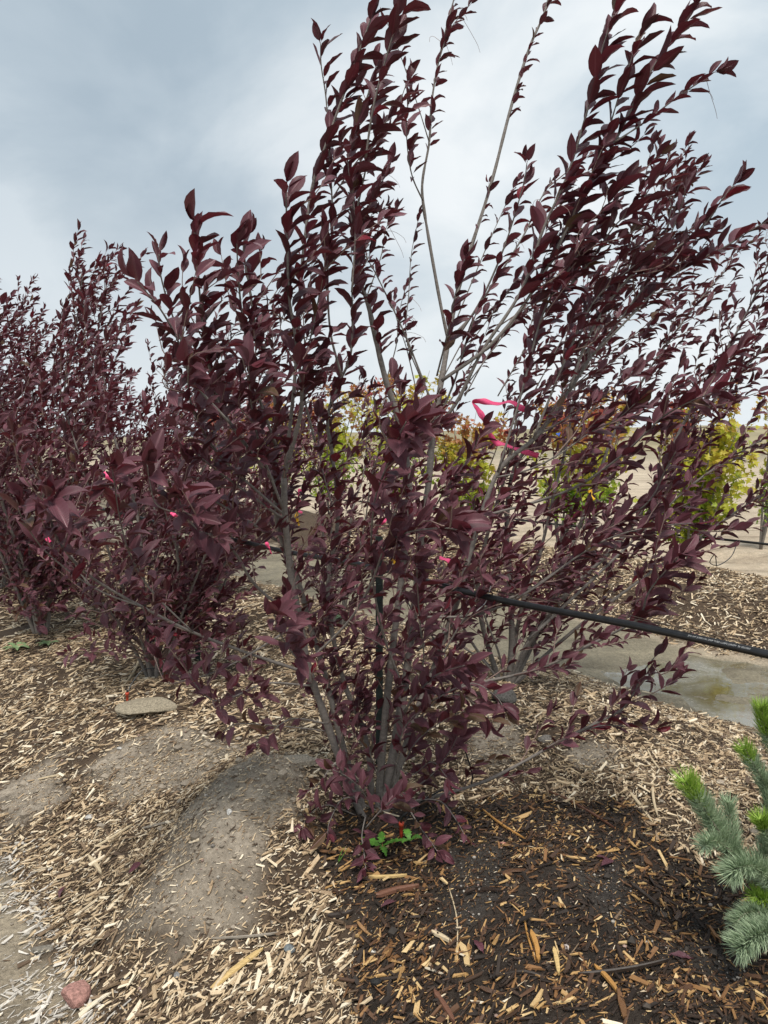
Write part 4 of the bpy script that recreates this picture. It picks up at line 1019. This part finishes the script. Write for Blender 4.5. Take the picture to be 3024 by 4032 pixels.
# ---------------------------------------------------------------- flagging ribbons
def ribbon(pts, width, mat, label, cat='ribbon', name='flagging_ribbon', grp=None, seed=0):
    rg = np.random.default_rng(seed); P = spline(pts, max(10, len(pts) * 7)); n = len(P)
    T_ = np.gradient(P, axis=0); T_ /= np.linalg.norm(T_, axis=1)[:, None]
    a = np.cumsum(rg.normal(0, .02, n)) + 1.1 * np.sin(np.arange(n) * .16 + seed * 1.7); view = np.array([0, -1.0, 0.1]); S_ = np.cross(T_, view); S_ /= np.linalg.norm(S_, axis=1)[:, None]; Nn = np.cross(S_, T_)
    W = S_ * np.cos(a)[:, None] + Nn * np.sin(a)[:, None]; th = np.cross(T_, W) * .0003
    k_ = np.sin(np.arange(n) * .55 + seed)[:, None] * 9 * th; wd_ = width * (1 + .12 * np.sin(np.arange(n) * .9 + seed))[:, None]
    V = np.stack([P - W * wd_ / 2 - th, P + k_ - th, P + W * wd_ / 2 - th, P + W * wd_ / 2 + th, P + k_ + th, P - W * wd_ / 2 + th], 1).reshape(-1, 3)
    Q = []
    for i in range(n - 1):
        for k in range(6): Q.append((i * 6 + k, i * 6 + (k + 1) % 6, i * 6 + 6 + (k + 1) % 6, i * 6 + 6 + k))
    Q += [(5, 4, 1, 0), (4, 3, 2, 1)]; e = (n - 1) * 6; Q += [(e, e + 1, e + 4, e + 5), (e + 1, e + 2, e + 3, e + 4)]
    me = mesh_np(name, V, [Q], True); return tag(obj(name, me, M[mat]), label, cat, grp)
PK = 'flagging ribbons tied to the trees'
D = 2.62
ribbon([at(2085, 1625, D), at(2055, 1608, D), at(2010, 1582, D), at(1960, 1590, D), at(1900, 1580, D), at(1862, 1583, D), at(1880, 1610, D), at(1905, 1650, D), at(1925, 1700, D), at(1950, 1740, D), at(1985, 1750, D), at(2040, 1770, D), at(2120, 1795, D)], .021, 'pink', 'long hot pink ribbon zigzagging through branches right of centre', grp=PK, seed=1)
for k, (pts, d, wd, mt_, lb) in enumerate([
    ([(405, 1862), (430, 1885), (455, 1902)], 3.0, .020, 'pink', 'short pink ribbon end high in the left foliage'),
    ([(165, 2092), (178, 2112), (198, 2135)], 4.4, .024, 'pink', 'pink ribbon on the tree at the left edge'),
    ([(140, 2105), (148, 2122), (152, 2135)], 4.4, .020, 'yellow', 'yellow ribbon scrap on the tree at the left edge'),
    ([(672, 2018), (685, 2026), (700, 2034)], 3.2, .018, 'pink', 'tiny pink ribbon scrap left of the main trunk'),
    ([(1182, 1925), (1176, 1955), (1185, 1985), (1170, 2005), (1190, 2020)], 2.6, .014, 'pink', 'crumpled pink ribbon hanging just right of the left main trunk'),
    ([(1172, 2012), (1168, 2035), (1178, 2070)], 2.6, .013, 'yellow', 'yellow ribbon under the crumpled pink one'),
    ([(1036, 2056), (1040, 2070)], 3.4, .022, 'pink', 'small pink ribbon knot left of the left main trunk'),
    ([(1045, 2130), (1055, 2150), (1070, 2182)], 3.2, .016, 'pink', 'thin pink ribbon low behind the left main trunk'),
    ([(1528, 2026), (1520, 2045), (1505, 2058), (1496, 2075)], 3.0, .020, 'pink', 'folded pink ribbon in the centre between the main trunks'),
    ([(1565, 2130), (1580, 2140), (1602, 2148)], 2.8, .020, 'pink', 'flat pink ribbon piece beside the middle trunk'),
    ([(1730, 2195), (1760, 2205), (1782, 2218), (1806, 2232)], 2.9, .023, 'pink', 'pink ribbon end just above the black pipe, right of the post'),
    ([(1548, 2198), (1560, 2222), (1575, 2240), (1590, 2248)], 2.72, .022, 'yellow', 'yellow ribbon tied to the post top above the black pipe'),
    ([(1526, 2170), (1532, 2188)], 2.72, .016, 'yellow', 'small yellow ribbon tag above the post'),
    ([(2322, 1930), (2330, 1950), (2340, 1968)], 3.6, .022, 'yellow', 'yellow ribbon hanging low in the right-hand purple tree'),
    ([(2190, 1708), (2204, 1712)], 5.0, .030, 'blue', 'tiny blue ribbon in the branches right of centre')]):
    ribbon([at(a, b_, d) for a, b_ in pts], wd, mt_, lb, grp=PK, seed=20 + k)

# ---------------------------------------------------------------- blue spruce at the right edge
def spruce_material(name, c0, c1):
    m, t, b = new_mat(name); f = attr(t, 'rnd'); t.links.new(ramp(t, f, [(0, c0), (1, c1)]), b.inputs['Base Color']); setin(b, Roughness=0.5); return m
M['needle'] = spruce_material('blue green needles', (0.20, 0.28, 0.165), (0.44, 0.545, 0.36))
M['needle_new'] = spruce_material('fresh lime needles', (0.15, 0.27, 0.025), (0.36, 0.52, 0.09))
M['spruce_bark'] = bark_material('spruce twig bark', (0.24, 0.20, 0.16), (0.46, 0.40, 0.33), 120)
sx, sy = 1.28, 1.90; sz = float(H(sx, sy)); spr = empty('blue_spruce', (sx, sy, sz)); sb_ = np.array([sx, sy, sz])
tag(spr, 'young blue spruce with bright lime shoot tips at the right edge', 'tree')
mb = MB(); V, T, Q = tube([(0, 0, -.05), (0.01, 0, .4), (0, .005, .75), (0, 0, .9)], [.022, .016, .008, .003], 8); mb.add(V, T, Q); obj('trunk', mb.mesh('trunk'), M['spruce_bark'], spr)
rg = np.random.default_rng(77)
def needles(P, dens, ln, fresh0):
    """needle blades round a twig; returns (old, fresh) arrays"""
    seg = np.linalg.norm(np.diff(P, axis=0), axis=1).sum(); n = int(seg * dens); f = rg.random(n); idx = f * (len(P) - 1); i = np.minimum(idx.astype(int), len(P) - 2); q = idx - i
    p = P[i] + (P[i + 1] - P[i]) * q[:, None]; d = P[i + 1] - P[i]; d /= np.linalg.norm(d, axis=1)[:, None]
    r_ = rg.normal(0, 1, (n, 3)); r_ -= d * (r_ * d).sum(1)[:, None]; r_ /= np.linalg.norm(r_, axis=1)[:, None]
    l = d * rg.uniform(.2, .8, (n, 1)) + r_ * .95 + np.array([0, 0, .28]); l /= np.linalg.norm(l, axis=1)[:, None]
    L_ = ln * rg.uniform(.75, 1.15, n) * np.where(f > .97, .8, 1); w_ = np.cross(l, rg.normal(0, 1, (n, 3))); w_ /= np.linalg.norm(w_, axis=1)[:, None]; w2 = np.cross(l, w_)
    bend = d * .0 + np.array([0, 0, .12]); mid = p + l * (L_ * .55)[:, None]; tip = p + (l + bend + d * .25) * L_[:, None] * .98
    hw = .0009
    V = np.stack([p + w_ * hw, p - w_ * hw * .5 + w2 * hw, p - w_ * hw * .5 - w2 * hw, mid + w_ * hw, mid - w_ * hw * .5 + w2 * hw, mid - w_ * hw * .5 - w2 * hw, tip], 1)
    return V, f > fresh0 + rg.normal(0, .035, n)
QN = np.array([(0, 1, 4, 3), (1, 2, 5, 4), (2, 0, 3, 5)]); TN = np.array([(3, 4, 6), (4, 5, 6), (5, 3, 6)])
def spruce_branch(pts, fresh0=2.0, ln=.03, dens=2700, r0=.004):
    ln = max(ln, .024) * 1.4
    P = spline(pts, 24); mb = MB(); V, T, Q = tube(P, np.linspace(r0, .0018, 24), 6); mb.add(V, T, Q); br = obj('branch', mb.mesh('branch', sb_), M['spruce_bark'], spr)
    V, fr = needles(P, dens, ln, fresh0)
    for sel, mname in ((~fr, 'needle'), (fr, 'needle_new')):
        if sel.sum() == 0: continue
        W = V[sel]; n = len(W); of = (np.arange(n) * 7)[:, None, None]
        me = mesh_np('needles', (W - sb_).reshape(-1, 3), [(TN[None] + of).reshape(-1, 3), (QN[None] + of).reshape(-1, 4)], False, {'rnd': np.repeat(rg.random(n), 7)})
        tag(obj('needles', me, M[mname], br), 'bright lime new needles at the tip' if mname == 'needle_new' else None, kind='stuff')
d_ = 1.75
A = lambda *p: [at(a, b_, d) for a, b_, d in p]
spruce_branch(A((3120, 3560, 1.85), (2990, 3470, 1.78), (2900, 3380, 1.74), (2840, 3290, 1.72), (2770, 3180, 1.70), (2700, 3075, 1.70)), .86, .034, 3000, .005)
spruce_branch(A((2905, 3385, 1.74), (2850, 3330, 1.70), (2800, 3310, 1.67), (2770, 3330, 1.65)), 2, .024)
spruce_branch(A((2880, 3340, 1.74), (2885, 3270, 1.75), (2870, 3200, 1.76), (2868, 3160, 1.76)), 2, .022)
spruce_branch(A((3130, 3300, 1.85), (3050, 3150, 1.80), (2985, 3040, 1.78), (2930, 2945, 1.78)), .80, .026)
spruce_branch(A((3160, 3150, 1.85), (3060, 2980, 1.80), (3015, 2870, 1.78), (3000, 2785, 1.78)), .55, .026)
spruce_branch(A((3180, 3450, 1.85), (3080, 3380, 1.78), (3020, 3280, 1.74), (2990, 3225, 1.73)), .72, .025)
spruce_branch(A((3100, 3420, 1.8), (3040, 3250, 1.78), (3030, 3150, 1.78), (3020, 3070, 1.79)), 2, .024)
spruce_branch(A((3150, 3560, 1.83), (3040, 3470, 1.74), (2960, 3410, 1.70), (2900, 3420, 1.68), (2870, 3450, 1.68)), 2, .034, 3000)
spruce_branch(A((3150, 3600, 1.83), (3060, 3560, 1.76), (3010, 3540, 1.73), (2975, 3530, 1.72)), .45, .024)
spruce_branch(A((3140, 3620, 1.8), (3030, 3600, 1.72), (2950, 3590, 1.70), (2890, 3640, 1.68)), 2, .024)
spruce_branch(A((3160, 3660, 1.8), (3060, 3660, 1.66), (2980, 3680, 1.62), (2900, 3740, 1.60)), 2, .034, 3000)
spruce_branch(A((2985, 3465, 1.78), (3000, 3380, 1.8), (3010, 3320, 1.82)), 2, .023)
for k in range(26):   # the rest of the young tree, mostly outside the frame
    a = k * 2.4; h_ = .12 + .028 * k; rad = .44 * (1 - k / 34); e = sb_ + np.array([math.cos(a) * rad, math.sin(a) * rad, h_ + .14])
    if min(proj(e)[0], proj(sb_ + (e - sb_) * .6)[0]) > 3110: spruce_branch([sb_ + np.array([0, 0, h_]), sb_ + np.array([math.cos(a) * rad * .55, math.sin(a) * rad * .55, h_ + .03]), e], .85, .024, 2200)
spruce_branch([sb_ + np.array([0, 0, .70]), sb_ + np.array([0, 0, .86]), sb_ + np.array([0, 0, 1.02])], .75, .026, 2400)

# ---------------------------------------------------------------- weeds
def weed_leaf(p, d, up, ln, wd, lobes, lift=.35):
    """toothed leaf blade as vertices and quads"""
    n = 13; u = np.linspace(0, 1, n); d = unit(d); s_ = unit(np.cross(d, up)); V = []
    for i, q in enumerate(u):
        c0 = p + d * ln * q + np.array([0, 0, 1]) * ln * (lift * q - .55 * lift * 1.6 * q * q); ww = wd * math.sin(math.pi * min(1, q * .9 + .08)) * (1.0 if i % 2 else 1 - lobes)
        V += [c0 - s_ * ww + np.array([0, 0, .15 * ww]), c0, c0 + s_ * ww + np.array([0, 0, .15 * ww])]
    Q = []
    for i in range(n - 1):
        for k in range(2): Q.append((i * 3 + k, i * 3 + k + 1, i * 3 + 4 + k, i * 3 + 3 + k))
    return V, Q
def weed(px, py, label, n, ln, wd, lobes, mat, seed, dz=0.0, tilt=.35):
    p = gp(px, py, dz); root = empty('weed', tuple(p)); tag(root, label, 'weed', 'small green weeds'); rg = np.random.default_rng(seed)
    for k in range(n):
        a = 6.28 * k / n + rg.uniform(-.3, .3); V, Q = weed_leaf(np.zeros(3), np.array([math.cos(a), math.sin(a), .15]), np.array([0, 0, 1.0]), ln * rg.uniform(.7, 1.1), wd * rg.uniform(.8, 1.1), lobes, tilt)
        obj('leaf', mesh_np('leaf', V, [Q], True), M[mat], root)
weed(1500, 3340, 'bright green toothed weed rosette at the foot of the main tree', 5, .085, .017, .5, 'weed', 1, .004, .6)
weed(1612, 3325, 'single broad bright green weed sprout beside the red drip stake', 3, .055, .016, .4, 'weed', 2, .012, 1.1)
weed(70, 2560, 'grey-green weed left of the trunk at the left edge', 9, .12, .018, .3, 'weed_grey', 3, 0, .9)
weed(190, 2540, 'small pale green weed right of the trunk at the left edge', 7, .075, .014, .2, 'weed_grey', 4, 0, .7)
weed(1345, 2440, 'pale weed growing in the mud behind the main trunks', 9, .13, .02, .3, 'weed_grey', 5, 0, .9)
p = gp(1330, 3400); root = empty('grass_sprout', tuple(p)); tag(root, 'two thin green grass blades in the wet mulch left of the weeds', 'grass')
for k in range(2):
    V, T, Q = tube(spline([(0, 0, 0), (.008 + .01 * k, 0, .03), (.02 + .012 * k, -.005 * k, .055)], 6), np.linspace(.0016, .0004, 6), 4); mb = MB(); mb.add(V, T, Q); obj('blade', mb.mesh('blade'), M['weed'], root)

# ---------------------------------------------------------------- stones and loose debris
def stone_mesh(name, size, seed, cuts=3, rough=.16):
    import bmesh
    bm = bmesh.new(); bmesh.ops.create_icosphere(bm, subdivisions=cuts, radius=1.0); rg = np.random.default_rng(seed)
    pl = [(unit(rg.normal(0, 1, 3)), rg.uniform(.55, .9)) for _ in range(9)]
    for v in bm.verts:
        q = np.array(v.co)
        for n, d in pl:
            k = np.dot(q, n)
            if k > d: q = q - n * (k - d) * .9
        q = q * (1 + rough * .25 * rg.normal(0, .35)); v.co = q * np.array(size)
    me = bpy.data.meshes.new(name); bm.to_mesh(me); bm.free(); return me
def stone(px, py, size, color, label, seed, yaw=0, sink=.35, rough=.9, name='stone', cat='stone'):
    p = gp(px, py); m = plain(name + '_' + str(seed), color, rough, .55, 130, .2, .9)
    o = obj(name, stone_mesh(name, size, seed), m, None, (p[0], p[1], p[2] + size[2] * (1 - 2 * sink))); o.rotation_euler = (0, 0, yaw); return tag(o, label, cat)
stone(300, 3935, (.042, .050, .03), (.32, .175, .15), 'reddish-pink fist-sized stone in the bleached chips, lower left', 1, .4, .2)
slab = stone(590, 2795, (.17, .10, .035), (.27, .235, .175), 'flat tan limestone slab in front of the second purple tree', 2, .05, .30)
slab2 = stone(1170, 3010, (.085, .045, .022), (.29, .255, .205), 'low grey-tan flat rock left of the main trunks', 3, .15, .35)
stone(905, 3330, (.011, .016, .009), (.55, .53, .50), 'small white pebble on the bare grey soil hump', 4, .3)
stone(470, 2950, (.014, .010, .008), (.42, .41, .39), 'pale grey pebble on the upper left slope', 5)
stone(350, 3205, (.018, .013, .011), (.40, .39, .37), 'light grey stone among dry chips on the left slope', 6)
stone(1140, 3745, (.016, .020, .013), (.16, .18, .19), 'blue-grey stone in the dry chips, lower centre', 7, .5)
stone(695, 3770, (.010, .012, .009), (.20, .20, .20), 'small dark grey pebble in the lower left chips', 8)
stone(1985, 2765, (.07, .055, .05), (.115, .108, .10), 'dark grey rock by the foot of the right-hand purple tree', 9, .3, .25)
stone(2020, 2830, (.03, .025, .02), (.25, .235, .21), 'small grey rock below the dark one near the right-hand tree', 10)
stone(2145, 2915, (.035, .03, .022), (.17, .155, .14), 'brown-grey clod on the mulch right of the main tree', 11)
stone(1482, 3875, (.018, .015, .013), (.02, .02, .02), 'black lump of charred bark in the wet mulch, bottom centre', 12, 0, .3, .6, 'bark_lump', 'bark')
stone(1980, 3322, (.012, .007, .006), (.48, .22, .18), 'small pink pebble on the wet soil right of the tree', 13)
stone(1470, 3755, (.009, .009, .008), (.60, .58, .53), 'small white round pebble in the wet mulch, bottom centre', 14)
stone(2230, 3730, (.008, .011, .007), (.52, .45, .42), 'small pale pebble near the dark twig, lower right', 15)
stone(170, 3740, (.045, .018, .010), (.17, .155, .13), 'dark grey clod on the pale mud at the lower left', 16, .1, .3)

def piece(p0, p1, w_, th, mat, label, name='wood_splinter', cat='wood', r0=.35, r1=.15, seed=0, bend=.02, lift=.006, color=None):
    """a split stick lying on the ground from pixel p0 to pixel p1"""
    a, b_ = gp(*p0, lift), gp(*p1, lift); rg = np.random.default_rng(seed); n = 9; ln = np.linalg.norm(b_ - a); u = np.linspace(0, 1, n)
    C = a + (b_ - a) * u[:, None]; C[:, 2] = np.maximum(C[:, 2], H(C[:, 0], C[:, 1]) + lift * .6); d = unit(b_ - a); s_ = unit(np.cross([0, 0, 1], d))
    C = C + s_ * (np.sin(u * np.pi) * bend * ln)[:, None]
    prof = np.interp(u, [0, .12, .6, .9, 1], [r0, 1, .95, .7, r1]) * (1 + rg.normal(0, .07, n)); V = []
    for c0, q in zip(C - C[0], prof):
        V += [c0 - s_ * w_ * q / 2, c0 + s_ * w_ * q / 2, c0 + s_ * w_ * q * .42 + np.array([0, 0, th]), c0 + np.array([0, 0, th * 1.15]), c0 - s_ * w_ * q * .42 + np.array([0, 0, th * .9])]
    Q = [(i * 5 + k, i * 5 + (k + 1) % 5, i * 5 + 5 + (k + 1) % 5, i * 5 + 5 + k) for i in range(n - 1) for k in range(5)]
    T = [(0, 2, 1), (0, 3, 2), (0, 4, 3)]; e = (n - 1) * 5; T += [(e, e + 1, e + 2), (e, e + 2, e + 3), (e, e + 3, e + 4)]
    o = obj(name, mesh_np(name, V, [T, Q], False), mat, None, tuple(C[0])); return tag(o, label, cat)
def woodc(name, c, rough=.75):
    m, t, b = new_mat(name); tc = nd(t, 'ShaderNodeTexCoord'); mp = nd(t, 'ShaderNodeMapping'); t.links.new(tc.outputs['Object'], mp.inputs[0]); mp.inputs['Rotation'].default_value = (0, 0, -.7); mp.inputs['Scale'].default_value = (40, 400, 200)
    g = noise(t, mp.outputs[0], 1.0, 4, .7); t.links.new(ramp(t, g, [(.3, tuple(x * .6 for x in c)), (.65, c)]), b.inputs['Base Color']); setin(b, Roughness=rough); bump(t, b, g, .4, .002); return m
WY = woodc('fresh yellow wood', (.62, .44, .19)); WP = woodc('pale wood', (.62, .50, .33)); WO = woodc('wet orange wood', (.50, .26, .075), .5); WR = woodc('red brown wood', (.17, .075, .045), .6); WD = woodc('dark wet bark', (.035, .024, .018), .5); WG = woodc('grey weathered wood', (.33, .29, .24))
for k, (a, b_, w_, th, m_, lb) in enumerate([
    ((828, 3902), (1036, 3742), .020, .006, WY, 'long flat yellow wood splinter among dry chips, lower centre left'),
    ((1452, 3462), (1602, 3456), .011, .007, WY, 'pale yellow stick lying level below the tree foot'),
    ((1768, 3508), (1795, 3790), .004, .003, WP, 'long thin straw-coloured stem on wet soil'),
    ((1700, 3680), (1778, 3722), .013, .008, WP, 'pale broken stick end beside the long straw stem'),
    ((2275, 3850), (2640, 3790), .008, .008, WD, 'dark twig across the wet mulch, lower right'),
    ((2340, 3812), (2440, 3930), .012, .006, WO, 'orange split stick below the dark twig, lower right'),
    ((1710, 3915), (1790, 4040), .013, .008, WR, 'red-brown splinter at the bottom edge, right of centre'),
    ((2060, 3585), (2110, 3800), .006, .004, WO, 'thin orange twig standing upright in view on the wet soil'),
    ((2090, 3680), (2120, 3800), .016, .009, WO, 'short thick pale-ended chip on the dark soil right of centre'),
    ((2180, 3745), (2200, 3850), .013, .007, WY, 'bright yellow chip on dark soil, lower right of centre'),
    ((1900, 3195), (2065, 3310), .007, .005, WO, 'thin tan stick slanting down right of the tree foot'),
    ((1930, 3860), (2150, 3860), .010, .006, WD, 'dark bark strip near the bottom, right of centre'),
    ((2480, 3130), (2570, 3250), .012, .006, WP, 'curved pale bark strip on the mulch left of the spruce'),
    ((2570, 3080), (2590, 3225), .010, .005, WP, 'arched dry bark strip beside the spruce tip'),
    ((2150, 3120), (2420, 3270), .008, .006, WR, 'reddish stick along the edge of the wet mulch'),
    ((1100, 3680), (830, 3610), .006, .005, WG, 'grey forked twig on the lower edge of the bare soil hump'),
    ((370, 3345), (520, 3255), .009, .006, WP, 'pale stick on the left slope above the bare hump'),
    ((560, 3270), (760, 3230), .010, .006, WG, 'weathered grey stick on the left slope'),
    ((350, 3380), (400, 3450), .014, .008, WP, 'thick pale chip lying on the left slope'),
    ((640, 3460), (760, 3395), .004, .003, WP, 'thin dry stalk on the bare soil hump'),
    ((1480, 3540), (1650, 3500), .018, .010, WR, 'broad reddish bark flake in the wet mulch below the tree'),
    ((2480, 3490), (2600, 3590), .011, .010, WD, 'black stick in wet mulch left of the spruce'),
    ((1290, 3620), (1390, 3600), .017, .010, WD, 'dark bark chunk in the mulch below the tree'),
    ((150, 3075), (260, 3055), .012, .005, WP, 'pale flat chip on the far left slope'),
    ((560, 2560), (480, 2720), .012, .008, WP, 'pale forked stick leaning at the second tree foot'),
    ((2550, 2960), (2600, 3040), .008, .004, WP, 'pale straight splinter on the mulch near the water edge')]):
    piece(a, b_, w_, th, m_, lb, seed=k, bend=[.02, -.03, .05][k % 3], name='twig' if 'twig' in lb else ('stick' if 'stick' in lb else 'wood_splinter'))
# gravel
rg = np.random.default_rng(90); Vs, Ts, Cs, n0 = [], [], [], 0
ico = stone_mesh('t', (1, 1, 1), 5, 1); iv = np.array([v.co[:] for v in ico.vertices]); it = np.array([p.vertices[:] for p in ico.polygons]); bpy.data.meshes.remove(ico)
px, py = rg.uniform(0, 3024, 4200), 2850 + 1200 * rg.random(4200)
for a, b_ in zip(px, py):
    q = on_plane(a, b_, .22); mu, we, so, tr, tz = [float(v) for v in zones(np.array([q[0]]), np.array([q[1]]))]
    if rg.random() > .12 + .88 * so: continue
    sc = rg.uniform(.0013, .0042) * (1 + (rg.random() < .08)); z = float(H(q[0], q[1])); V = iv * sc * rg.uniform(.7, 1.2, 3) + [q[0], q[1], z + sc * .4]
    cc = np.array([(.42, .39, .34), (.36, .25, .21), (.27, .25, .23), (.50, .46, .41)][int(rg.integers(4))]) * rg.uniform(.7, 1.1); Vs.append(V); Ts.append(it + n0); Cs.append(np.tile(cc, (len(V), 1))); n0 += len(V)
tag(obj('gravel', mesh_np('gravel', np.concatenate(Vs), [np.concatenate(Ts)], False, {'col': np.concatenate(Cs)}), M['chips']), 'fine pale gravel grains scattered on the bare soil', 'gravel', kind='stuff')
# crumbs of earth on the bare patches
n = 26000; cx_, cy_ = rg.uniform(-2.2, 2.2, n), rg.uniform(1.2, 4.6, n); k = in_view(cx_, cy_, .05); cx_, cy_ = cx_[k], cy_[k]
mu, we, so, tr, tz = zones(cx_, cy_); k = rg.random(len(cx_)) < np.clip(so * mu + .10 * mu + .35 * (tz < -1.05), 0, 1); cx_, cy_, we, so, tz = cx_[k], cy_[k], we[k], so[k], tz[k]
n = len(cx_); sc = np.clip(rg.lognormal(math.log(.0040), .65, n), .0018, .026); zz = H(cx_, cy_) + sc * .15
V = iv[None] * (sc[:, None] * rg.uniform(.7, 1.25, (n, 3)))[:, None, :] * rg.uniform(.8, 1.15, (n, len(iv), 1)) + np.stack([cx_, cy_, zz], -1)[:, None]
cc = np.where((we > .5)[:, None], np.array([[.05, .039, .031]]), np.array([[.31, .265, .21]])) * rg.uniform(.6, 1.25, (n, 1))
T = (it[None] + (np.arange(n) * len(iv))[:, None, None]).reshape(-1, 3)
tag(obj('soil_crumbs', mesh_np('soil_crumbs', V.reshape(-1, 3), [T], False, {'col': np.repeat(cc, len(iv), 0)}), M['chips']), 'small crumbs of earth covering the bare soil patches', 'soil', kind='stuff')
# fallen leaves
for k, (a, b_, lb) in enumerate([(2330, 3385, 'fallen purple leaf on the wet mulch left of the spruce'), (2362, 3425, 'dark fallen leaf just below another, left of the spruce'), (1905, 3770, 'small red-brown fallen leaf on wet soil'),
                                 (2730, 3790, 'crimson fallen leaf under the spruce'), (560, 3405, 'dark red fallen leaf on the left slope'), (260, 3500, 'dried red leaf at the edge of the bleached chips'), (1560, 3560, 'shrivelled brown leaf below the tree foot')]):
    p = gp(a, b_, .012); o = obj('fallen_leaf', LEAF_ME[(k, 0)]); an = rg.uniform(0, 6.28)
    o.matrix_local = mat4(*basis([math.cos(an), math.sin(an), 0], [rg.normal(0, .2), rg.normal(0, .2), 1]), p, .055); tag(o, lb, 'leaf', 'fallen leaves')
